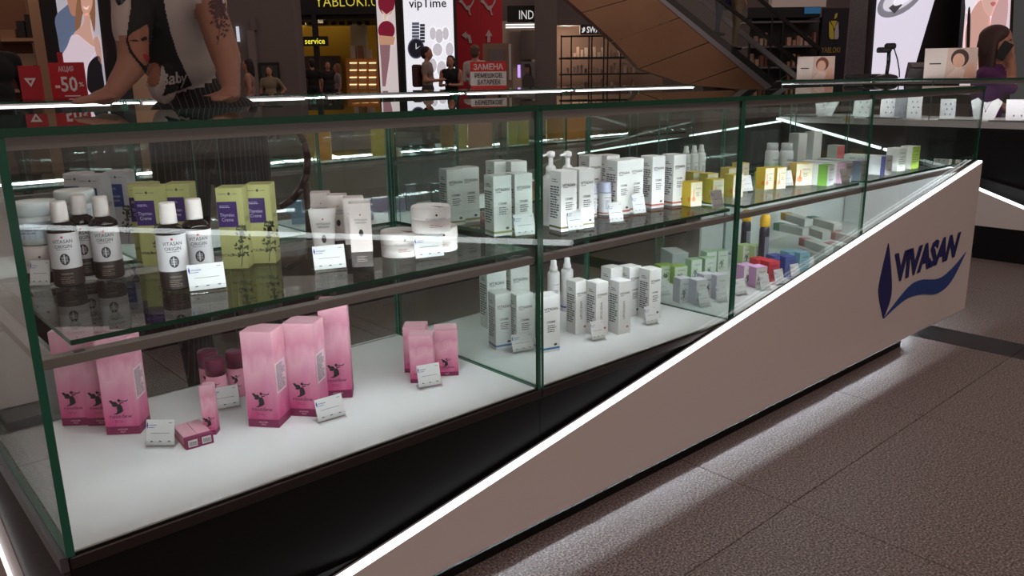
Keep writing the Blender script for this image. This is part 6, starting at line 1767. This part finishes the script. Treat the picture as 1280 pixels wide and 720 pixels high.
def face_parts(c, fwd, up, root, k=1.0):
    c = V3(c); f = V3(fwd) / np.linalg.norm(fwd); u = V3(up) / np.linalg.norm(up); s = np.cross(f, u)
    R = np.stack([s, f, u], 1)
    for e in (-1, 1):
        q = c + f * .080 * k + s * .031 * e * k - u * .006 * k
        worldpart('eye', MB().ell(q, (.012 * k, .008 * k, .0065 * k), mat('eye_white', (226, 222, 218), 0.25), 10, 7, R).ell(q + f * .005 * k, (.0055 * k, .004 * k, .0055 * k), mat('eye_dark', (44, 30, 24), 0.2), 8, 6, R), root)
        worldpart('eyebrow', MB().ell(q + u * .02 * k + f * .007 * k, (.018 * k, .005 * k, .0035 * k), mat('hair_brown', (58, 38, 30)), 10, 5, R), root)
    worldpart('mouth', MB().ell(c + f * .093 * k - u * .064 * k, (.021 * k, .005 * k, .0055 * k), mat('lip', (150, 74, 70), 0.4), 12, 6, R), root)

def person(label, px, d, top, face, shirt, pants, hair, pose='stand', sleeves='short', skin=SKIN, hairlen=0.0, voxel=0.024, z0=0.0, bag=None, girth=1.0, group=None):
    """standing passer-by; face: angle in degrees of the facing direction against 'towards the viewer'"""
    u, zt = fu(px, top, d)
    p = FW(u, z0, d)
    H = zt - z0; k = H / 1.72
    yaw = math.radians(-41.6 + face)
    t = thing('person', label, 'person', p, yaw)
    SH, PT = mat('shirt_%d_%d_%d' % shirt, shirt, 0.8), mat('pants_%d_%d_%d' % pants, pants, 0.8)
    HA = mat('hair_%d_%d_%d' % hair, hair, 0.6); SO = mat('shoe_dark', (34, 30, 30), 0.5)
    q = lambda *a: V3(a) * k
    P = [('e', q(0, 0, .97), q(.165 * girth, .115, .13), None, PT), ('e', q(0, 0, 1.12), q(.14 * girth, .1, .15), None, SH), ('e', q(0, 0, 1.31), q(.168 * girth, .112, .15), None, SH),
         ('c', q(-.14, 0, 1.41), q(.14, 0, 1.41), .062 * k, .062 * k, SH), ('c', q(0, .01, 1.42), q(0, -.005, 1.54), .052 * k, .048 * k, skin)]
    P += head_prims(q(0, -.01, 1.61), (0, -1, 0), (0, 0, 1), skin, k)
    poses = {
        'stand': [((.19, 0, 1.4), (.24, .03, 1.13), (.24, -.05, .89)), ((-.19, 0, 1.4), (-.24, .03, 1.13), (-.24, -.05, .89))],
        'hip': [((.19, 0, 1.4), (.34, .05, 1.17), (.17, -.06, 1.02)), ((-.19, 0, 1.4), (-.24, .03, 1.13), (-.22, -.05, .89))],
        'hold': [((.19, 0, 1.4), (.23, -.02, 1.13), (.08, -.24, 1.14)), ((-.19, 0, 1.4), (-.23, -.02, 1.13), (-.08, -.24, 1.14))],
        'rail': [((.19, 0, 1.4), (.26, -.1, 1.16), (.3, -.32, 1.1)), ((-.19, 0, 1.4), (-.23, .03, 1.13), (-.2, -.08, .92))]}
    for i, (a, b, c) in enumerate(poses[pose]):
        up = SH; lo = SH if sleeves == 'long' else skin
        a, b, c = q(*a), q(*b), q(*c)
        P.append(('c', a, a + (b - a) * .62, .052 * k, .046 * k, up if sleeves != 'none' else skin)); P.append(('c', a + (b - a) * .55, b, .044 * k, .040 * k, lo)); P.append(('c', b, c, .038 * k, .028 * k, lo))
        dr = c - b
        P += hand_prims(c, dr, (0, -1, .1) if pose == 'stand' else (0, 0, 1), skin, k * .9)
    for e, st in ((-1, .06), (1, -.05)):
        P += [('c', q(.09 * e, 0, .93), q(.1 * e, -.01 + st * .5, .5), .09 * k, .06 * k, PT), ('c', q(.1 * e, -.01 + st * .5, .5), q(.1 * e, .02 + st, .09), .058 * k, .042 * k, PT),
              ('c', q(.1 * e, .03 + st, .045), q(.115 * e, -.12 + st, .038), .042 * k, .036 * k, SO)]
    link('body', blob(P, voxel, 'body'), t)
    Hh = [('e', q(0, .018, 1.652), q(.086, .098, .088), None, HA), ('e', q(0, .045, 1.60), q(.08, .066, .09), None, HA)]
    if hairlen:
        Hh.append(('c', q(0, .06, 1.58), q(0, .075, 1.58 - hairlen), .07 * k, .05 * k, HA))
        Hh += [('c', q(e * .068, .015, 1.6), q(e * .075, .02, 1.6 - hairlen), .03 * k, .026 * k, HA) for e in (-1, 1)]
    link('hair', blob(Hh, voxel * .7, 'hair'), t)
    if bag:
        BG = mat('bag_%d_%d_%d' % bag[0], bag[0], 0.6)
        c = q(*bag[1]); r = q(*bag[2])
        mb = MB(); mb.cbox(c[0] - r[0], c[0] + r[0], c[1] - r[1], c[1] + r[1], c[2] - r[2], c[2] + r[2], BG, min(r) * .4)
        b = link('bag', mb.mesh('bag'), t)
    return t
BLK = (24, 22, 24)
person('person in black top and trousers standing by the yellow gadget shop', 389, 20.5, 74, -150, BLK, (30, 28, 32), (44, 32, 26))
person('person in a dark shirt half hidden behind two others at the gadget shop', 409, 22.0, 77, 20, (40, 34, 40), (36, 34, 40), (40, 30, 24))
person('fair-haired person in a dark vest over a white top', 421, 19.5, 80, -70, (150, 140, 138), (40, 36, 40), (128, 92, 62), 'stand', 'short', SKIN, .2)
person('person with dark hair in a dusty pink dress beside the grey pillar', 309, 13.5, 74, -80, (150, 116, 110), (140, 106, 100), (36, 24, 24), 'stand', 'none', SKIN, .16)
person('person in a pale yellow top with one hand on the hip', 336, 15.5, 83, 0, (140, 128, 104), (66, 58, 58), (50, 36, 30), 'hip', 'short', SKIN, .1)
person('person with dark hair and a backpack over a beige shirt', 533, 14.0, 59, -280, (146, 128, 120), (60, 56, 62), (26, 22, 22), 'hold', 'short', SKIN, 0, .02, 0.0, ((70, 34, 40), (0, .19, 1.22), (.14, .07, .2)))
person('person in a black top looking down between two others', 563, 14.6, 70, -10, BLK, (34, 32, 36), (38, 28, 26), 'hold', 'none', SKIN, .08, .02)
person('person in a white shirt seen from the back beside the notice sign', 594, 13.6, 57, 160, (190, 182, 184), (70, 66, 72), (96, 70, 58), 'hold', 'long', SKIN, 0, .02)
person('person in black clothes standing close to the tan shelving', -17, 6.6, 26, 60, (20, 20, 26), (22, 20, 24), (30, 24, 24), 'stand', 'long', SKIN, .1, .02)
# riders on the escalator: they stand on the steps
def on_step(px, py, d=13.6):
    return fu(px, py, d)[1]
person('person in jeans riding the escalator with a dark handbag', 903, 13.6, -72, 100, (36, 44, 60), (70, 84, 104), (50, 40, 34), 'rail', 'long', SKIN, .15, .022, on_step(903, 45), ((116, 66, 62), (-.26, .02, .92), (.05, .12, .13)))
person('person in grey shorts riding the escalator with a blue bag', 925, 13.6, -52, 100, (120, 116, 122), (150, 136, 110), (60, 44, 36), 'stand', 'short', SKIN, 0, .022, on_step(925, 63), ((46, 60, 112), (.27, .02, .95), (.06, .13, .16)))

# ---- vendor leaning on the showcase
vd = fthing('person', 'person with a tattooed arm in a printed white t-shirt leaning on the showcase', 'person', 262, 2.3)
SHW = mat('tshirt_white', (176, 160, 152), 0.85); PIN = mat('pinstripe', (24, 22, 26), 0.8); HBK = mat('hair_black', (26, 20, 20), 0.5)
nt = PIN.node_tree; wv = nt.nodes.new('ShaderNodeTexWave'); wv.inputs['Scale'].default_value = 26; wv.bands_direction = 'X'
geo = nt.nodes.new('ShaderNodeNewGeometry'); rp = nt.nodes.new('ShaderNodeValToRGB')
rp.color_ramp.elements[0].position = 0.93; rp.color_ramp.elements[0].color = srgb((22, 20, 24)) + (1,); rp.color_ramp.elements[1].color = srgb((92, 86, 88)) + (1,)
nt.links.new(geo.outputs['Position'], wv.inputs['Vector']); nt.links.new(wv.outputs['Fac'], rp.inputs['Fac']); nt.links.new(rp.outputs['Color'], nt.nodes['Principled BSDF'].inputs['Base Color'])
B = lambda px, py, d: V3(BP(px, py, d))
chest, waist, pelv = B(206, 2, 2.14), B(226, 74, 2.2), B(257, 140, 2.27)
neck, head = B(188, -66, 2.06), B(172, -118, 1.96)
shR, shL = B(247, -36, 2.16), B(163, -38, 2.06)
elR, wrR = B(283, 72, 2.02), B(290, 120, 1.91)
elL, wrL = B(166, 80, 1.98), B(140, 117, 1.90)
Rt = align(chest - waist)
wrR = V3((wrR[0], wrR[1], 1.032)); wrL = V3((wrL[0], wrL[1], 1.03))
P = [('e', chest, (.108, .095, .15), Rt, SHW), ('e', (chest + waist) / 2, (.098, .09, .13), Rt, SHW), ('e', waist, (.098, .09, .075), Rt, SHW), ('e', B(203, 108, 2.10), (.036, .034, .045), None, SHW), ('e', pelv, (.125, .105, .105), align(pelv - waist), PIN),
     ('c', shL, shR, .05, .05, SHW), ('c', (shL + shR) / 2, neck, .058, .043, SKIN2), ('c', neck, head, .045, .045, SKIN2)]
fw = -FN * .8 - FU * .35 + V3((0, 0, -.35)); upv = V3((0, 0, 1)) - FN * .25
P += head_prims(head, fw, upv - (upv @ fw) / (fw @ fw) * fw, SKIN2)
P += [('c', shR, shR + (elR - shR) * .36, .05, .048, SHW), ('c', shR + (elR - shR) * .3, elR, .040, .036, SKIN2), ('c', elR, wrR, .034, .022, SKIN2)]
P += hand_prims(wrR + V3((0, 0, -.006)), -FN + FU * .1 + V3((0, 0, -.10)), FU * -1, SKIN2, .8, .02)
P += [('c', shL, shL + (elL - shL) * .66, .046, .045, SHW), ('c', shL + (elL - shL) * .6, elL, .036, .035, SKIN2), ('c', elL, wrL, .034, .022, SKIN2)]
P += hand_prims(wrL + V3((0, 0, -.005)), -FN - FU * .35 + V3((0, 0, -.10)), FU, SKIN2, .8, .02)
for e in (-1, 1):
    hp = pelv + FU * .075 * e - V3((0, 0, .04)); kn = V3((hp[0] + FU[0] * .03 * e, hp[1] + FU[1] * .03 * e, .5)); an = V3((kn[0] + .03, kn[1] + .05, .09)); to = an + V3((-.06, -.10, -.045))
    P += [('c', hp, kn, .088, .06, PIN), ('c', kn, an, .06, .042, PIN), ('c', an - V3((0, 0, .045)), to, .042, .035, mat('shoe_dark', (34, 30, 30)))]
vb = blob(P, .011, 'body', 3)
ob = link('body', vb, vd); vb.transform(Matrix.Translation(-vd.location))
face_parts(head, fw, upv - (upv @ fw) / (fw @ fw) * fw, vd)
Hh = [('e', head + upv * .03 - fw * .02, (.092, .1, .09), None, HBK), ('e', head - fw * .06, (.085, .085, .1), None, HBK), ('c', head - fw * .05, B(160, -40, 2.0), .06, .05, HBK), ('c', B(160, -40, 2.0), B(150, 8, 1.99), .035, .012, HBK), ('c', head - fw * .06, B(185, -50, 2.1), .06, .05, HBK)]
hm = blob(Hh, .011, 'hair', 3); link('hair', hm, vd); hm.transform(Matrix.Translation(-vd.location))
# prints on the shirt and ink on the arm follow the body's surface
bv = [v.co + vd.location for v in vb.vertices]; bvh = BVHTree.FromPolygons([tuple(v) for v in bv], [tuple(p.vertices) for p in vb.polygons])
def hit(px, py):
    r = Vector(ray(px, py)).normalized()
    h = bvh.ray_cast(Vector(CAM), r)
    return (h[0] + h[1] * 0.0, h[1]) if h[0] is not None else (None, None)
def inside(x, y, pts):
    c = False; n = len(pts)
    for i in range(n):
        (x1, y1), (x2, y2) = pts[i], pts[(i + 1) % n]
        if (y1 > y) != (y2 > y) and x < (x2 - x1) * (y - y1) / (y2 - y1) + x1: c = not c
    return c
def decal(name, pts, m, step=1.5, off=0.003):
    xs = np.arange(min(p[0] for p in pts), max(p[0] for p in pts) + step, step); ys = np.arange(min(p[1] for p in pts), max(p[1] for p in pts) + step, step)
    G = {}; mb = MB(); vs = []; fs = []
    def V(i, j):
        if (i, j) not in G:
            h, n = hit(xs[i], ys[j])
            if h is None: G[(i, j)] = None
            else:
                if n.dot(Vector(CAM) - h) < 0: n = -n
                G[(i, j)] = len(vs); vs.append(tuple(h + n * off))
        return G[(i, j)]
    for i in range(len(xs) - 1):
        for j in range(len(ys) - 1):
            if inside((xs[i] + xs[i + 1]) / 2, (ys[j] + ys[j + 1]) / 2, pts):
                q4 = [V(i, j + 1), V(i + 1, j + 1), V(i + 1, j), V(i, j)]
                if None not in q4:
                    pp4 = [Vector(vs[k]) for k in q4]
                    if max((pp4[a] - pp4[b]).length for a, b in ((0, 1), (1, 2), (2, 3), (3, 0))) < 0.03: fs.append(tuple(q4))
    if fs:
        par = list(range(len(vs)))
        def root(i):
            while par[i] != i: i = par[i]
            return i
        for q4 in fs:
            for k in q4[1:]: par[root(k)] = root(q4[0])
        cnt = {}
        for q4 in fs: cnt[root(q4[0])] = cnt.get(root(q4[0]), 0) + 1
        big = max(cnt, key=cnt.get)
        fs = [q4 for q4 in fs if root(q4[0]) == big]
        used = sorted({k for q4 in fs for k in q4}); mp = {k: i for i, k in enumerate(used)}
        worldpart(name, mb.add([vs[k] for k in used], [tuple(mp[k] for k in q4) for q4 in fs], m, True), vd)
def decal_mesh(name, v2, f, m, off=0.005):
    vs = []; ok = []
    for x, y in v2:
        h, n = hit(x, y)
        if h is None: vs.append((0, 0, 0)); ok.append(False)
        else:
            if n.dot(Vector(CAM) - h) < 0: n = -n
            vs.append(tuple(h + n * off)); ok.append(True)
    fs = [q4 for q4 in f if all(ok[i] for i in q4) and max((Vector(vs[q4[i]]) - Vector(vs[q4[i - 1]])).length for i in range(len(q4))) < 0.05]
    if fs:
        o = worldpart(name, MB().add(vs, fs, m), vd)
        if 'pattern' in name: o['kind'] = 'stuff'
FB = mat('print_black', (18, 15, 16), 0.8)
decal('shirt_print', [(163, -20), (203, -20), (206, 10), (213, 40), (222, 68), (236, 98), (240, 106), (206, 119), (200, 119), (176, 84), (162, 66), (158, 52), (161, 28), (164, 8)], FB, 1.2, .002)
decal('face_print', smooth_poly([(161, 50), (164, 42), (174, 36), (183, 32), (184, 50), (184, 72), (181, 82), (175, 78), (166, 66)], 3), mat('print_skin', (146, 96, 76), 0.8), 1.0, .004)
decal('brow_print', [(162, 52), (169, 50), (173, 53), (168, 53)], FB, .7, .006)
decal('brow_print', [(174, 49), (180, 45), (182, 48), (176, 52)], FB, .7, .006)
decal('lips_print', smooth_poly([(177, 70), (180, 68), (184, 72), (181, 77)], 3), mat('print_lips', (150, 40, 40), 0.8), .7, .006)
decal('chest_print', smooth_poly([(178, 84), (196, 78), (200, 88), (199, 104), (190, 108), (181, 96)], 3), mat('print_skin', (146, 96, 76)), 1.0, .004)
decal('tank_print', smooth_poly([(176, 86), (181, 98), (190, 109), (199, 104), (202, 84), (206, 92), (205, 114), (198, 119), (186, 108)], 3), mat('print_white', (168, 158, 154), 0.8), 1.0, .005)
v, f = fit_text('Baby', 36, 18, 0.02, 1.0, 0.3)
ca, sa = math.cos(-.22), math.sin(-.22)
decal_mesh('shirt_lettering', [(217 + x * ca + y * sa, 100 + x * sa - y * ca) for x, y in v], f, mat('print_white', (168, 158, 154)), .007)
INK = mat('tattoo_ink', (70, 48, 46), 0.7)
v, f = leaf_print(30, 56, 12); decal_mesh('tattoo_pattern', [(272 + x * .9, 56 - y) for x, y in v], f, INK, .0015)
v, f = leaf_print(26, 40, 31); decal_mesh('tattoo_pattern', [(268 + x, 30 - y) for x, y in v], f, INK, .0015)

# ---- seated woman on the phone behind the jewellery counter
pw = fthing('person', 'person in a purple top with a phone at the ear behind the jewellery counter', 'person', 1238, 5.75)
PU = mat('purple_knit', (88, 40, 96), 0.8); HB = mat('hair_reddish', (60, 34, 28), 0.5); JN = mat('pants_30_28_32', (30, 28, 32))
d0 = 5.75
rr = ray(1248, 60); FNl = V3((rr[0], rr[1], 0)); FNl /= np.linalg.norm(FNl); FUl = V3((FNl[1], -FNl[0], 0)); FUl = FUl - FNl * .12; FUl /= np.linalg.norm(FUl); FNl = V3((-FUl[1], FUl[0], 0))
hd = B(1246, 53, d0); nk = B(1242, 80, d0); ch = B(1236, 108, d0); wa_ = B(1232, 140, d0); pe = B(1229, 166, d0)
s1, s2 = B(1238, 95, d0) - FNl * .17, B(1238, 95, d0) + FNl * .17
e1, w1 = B(1266, 110, d0) - FNl * .13, B(1267, 84, d0) - FNl * .11
e2, w2 = B(1240, 134, d0) + FNl * .15, B(1268, 138, d0)
Rf = np.stack([FNl, FUl, V3((0, 0, 1))], 1)
P = [('e', ch, (.165, .115, .16), Rf, PU), ('e', wa_, (.135, .1, .14), Rf, PU), ('e', pe, (.165, .125, .12), Rf, JN), ('c', s1, s2, .06, .06, PU), ('c', (s1 + s2) / 2, hd, .052, .046, SKIN),
     ('c', s1, e1, .055, .044, PU), ('c', e1, w1, .04, .03, SKIN), ('c', s2, e2, .055, .044, PU), ('c', e2, w2, .04, .03, SKIN)]
P += head_prims(hd, FUl, (0, 0, 1), SKIN, 1.0)
P += hand_prims(w1, V3((0, 0, 1.0)) - FUl * .30, FUl * -1 + FNl * .3, SKIN, 1.0, .25) + hand_prims(w2, FUl + V3((0, 0, -.1)), V3((0, 0, 1)), SKIN)
for e in (-1, 1):
    hp = pe + FNl * .09 * e; kn = hp + FUl * .40 + V3((0, 0, .0)); an = V3((kn[0] + FUl[0] * .03, kn[1] + FUl[1] * .03, .11)); to = an + FUl * .14
    P += [('c', hp, kn, .085, .062, JN), ('c', kn, an, .058, .042, JN), ('c', V3((an[0], an[1], .05)), V3((to[0], to[1], .045)), .042, .036, mat('shoe_dark', (34, 30, 30)))]
m = blob(P, .013, 'body', 3); link('body', m, pw); m.transform(Matrix.Translation(-pw.location))
face_parts(hd, FUl, (0, 0, 1), pw)
Hh = [('e', hd + V3((0, 0, .038)) - FUl * .016, (.088, .1, .082), Rf, HB), ('e', hd - FUl * .045 - V3((0, 0, .02)), (.084, .075, .11), Rf, HB), ('c', hd - FUl * .04, nk - FUl * .03 - V3((0, 0, .02)), .078, .06, HB), ('c', hd - FUl * .012 - FNl * .06, B(1240, 90, d0) - FNl * .085, .03, .026, HB), ('c', hd + FUl * .0 + FNl * .06, B(1240, 86, d0) + FNl * .1, .04, .03, HB)]
m = blob(Hh, .012, 'hair', 3); link('hair', m, pw); m.transform(Matrix.Translation(-pw.location))
mb = MB(); c = B(1257, 64, d0) - FNl * .10
la = FUl * .45 + V3((0, 0, .85)); la /= np.linalg.norm(la); wa2 = np.cross(la, FNl); wa2 /= np.linalg.norm(wa2)
vs = [c + la * z + wa2 * w + FNl * t2 for z in (-.06, .06) for w, t2 in ((-.033, -.005), (.033, -.005), (.033, .005), (-.033, .005))]
mb.add(vs, [(3, 2, 1, 0), (4, 5, 6, 7), (0, 1, 5, 4), (1, 2, 6, 5), (2, 3, 7, 6), (3, 0, 4, 7)], SBK)
ph = worldpart('phone', mb); tag(ph, 'black phone held at the ear of the person in purple', 'phone')
st = thing('bar_stool', 'black stool carrying the person in purple', 'stool', (pe[0], pe[1], 0))
zs_ = float(pe[2]) - .119
link('seat', MB().lathe([(.15, zs_ - .06), (.17, zs_ - .04), (.17, zs_ - .012), (.15, zs_)], 24, SBK).mesh('seat'), st)
link('pole', MB().lathe([(.025, .02), (.025, zs_ - .06)], 14, STEEL).mesh('pole'), st)
link('foot', MB().lathe([(.2, 0), (.2, .012), (.03, .03)], 24, STEEL).mesh('foot'), st)

# ---- bentwood chair inside the kiosk behind the vendor
cb = fthing('bentwood_chair', 'dark brown bentwood chair with a round back inside the kiosk', 'chair', 322, 2.75)
BWD = mat('bentwood_brown', (62, 36, 28), 0.4)
def cw(u, z, dd): return V3(FW(float(V3(cb.location) @ FU) - float(CAM @ FU) + u, z, 2.75 + dd))
ring = [cw(.15 * math.cos(2 * math.pi * i / 20), .80 + .17 * math.sin(2 * math.pi * i / 20), -.02) for i in range(21)]
worldpart('back_ring', MB().path(ring, .012, 8, BWD), cb)
worldpart('back_post', MB().path([cw(-.13, .46, .0), cw(-.14, .72, -.02)], .012, 8, BWD), cb)
worldpart('back_post', MB().path([cw(.13, .46, .0), cw(.14, .72, -.02)], .012, 8, BWD), cb)
sc = cw(0, 0, .17)
worldpart('seat', MB().lathe([(.18, .435), (.2, .44), (.2, .455), (.18, .462)], 24, BWD, sc[0], sc[1]), cb)
for uu, dd in ((-.13, .02), (.13, .02), (-.12, .31), (.12, .31)):
    worldpart('leg', MB().tube(cw(uu * 1.15, 0, dd), cw(uu, .44, .17 + (dd - .165) * .85), .012, .015, 8, BWD), cb)
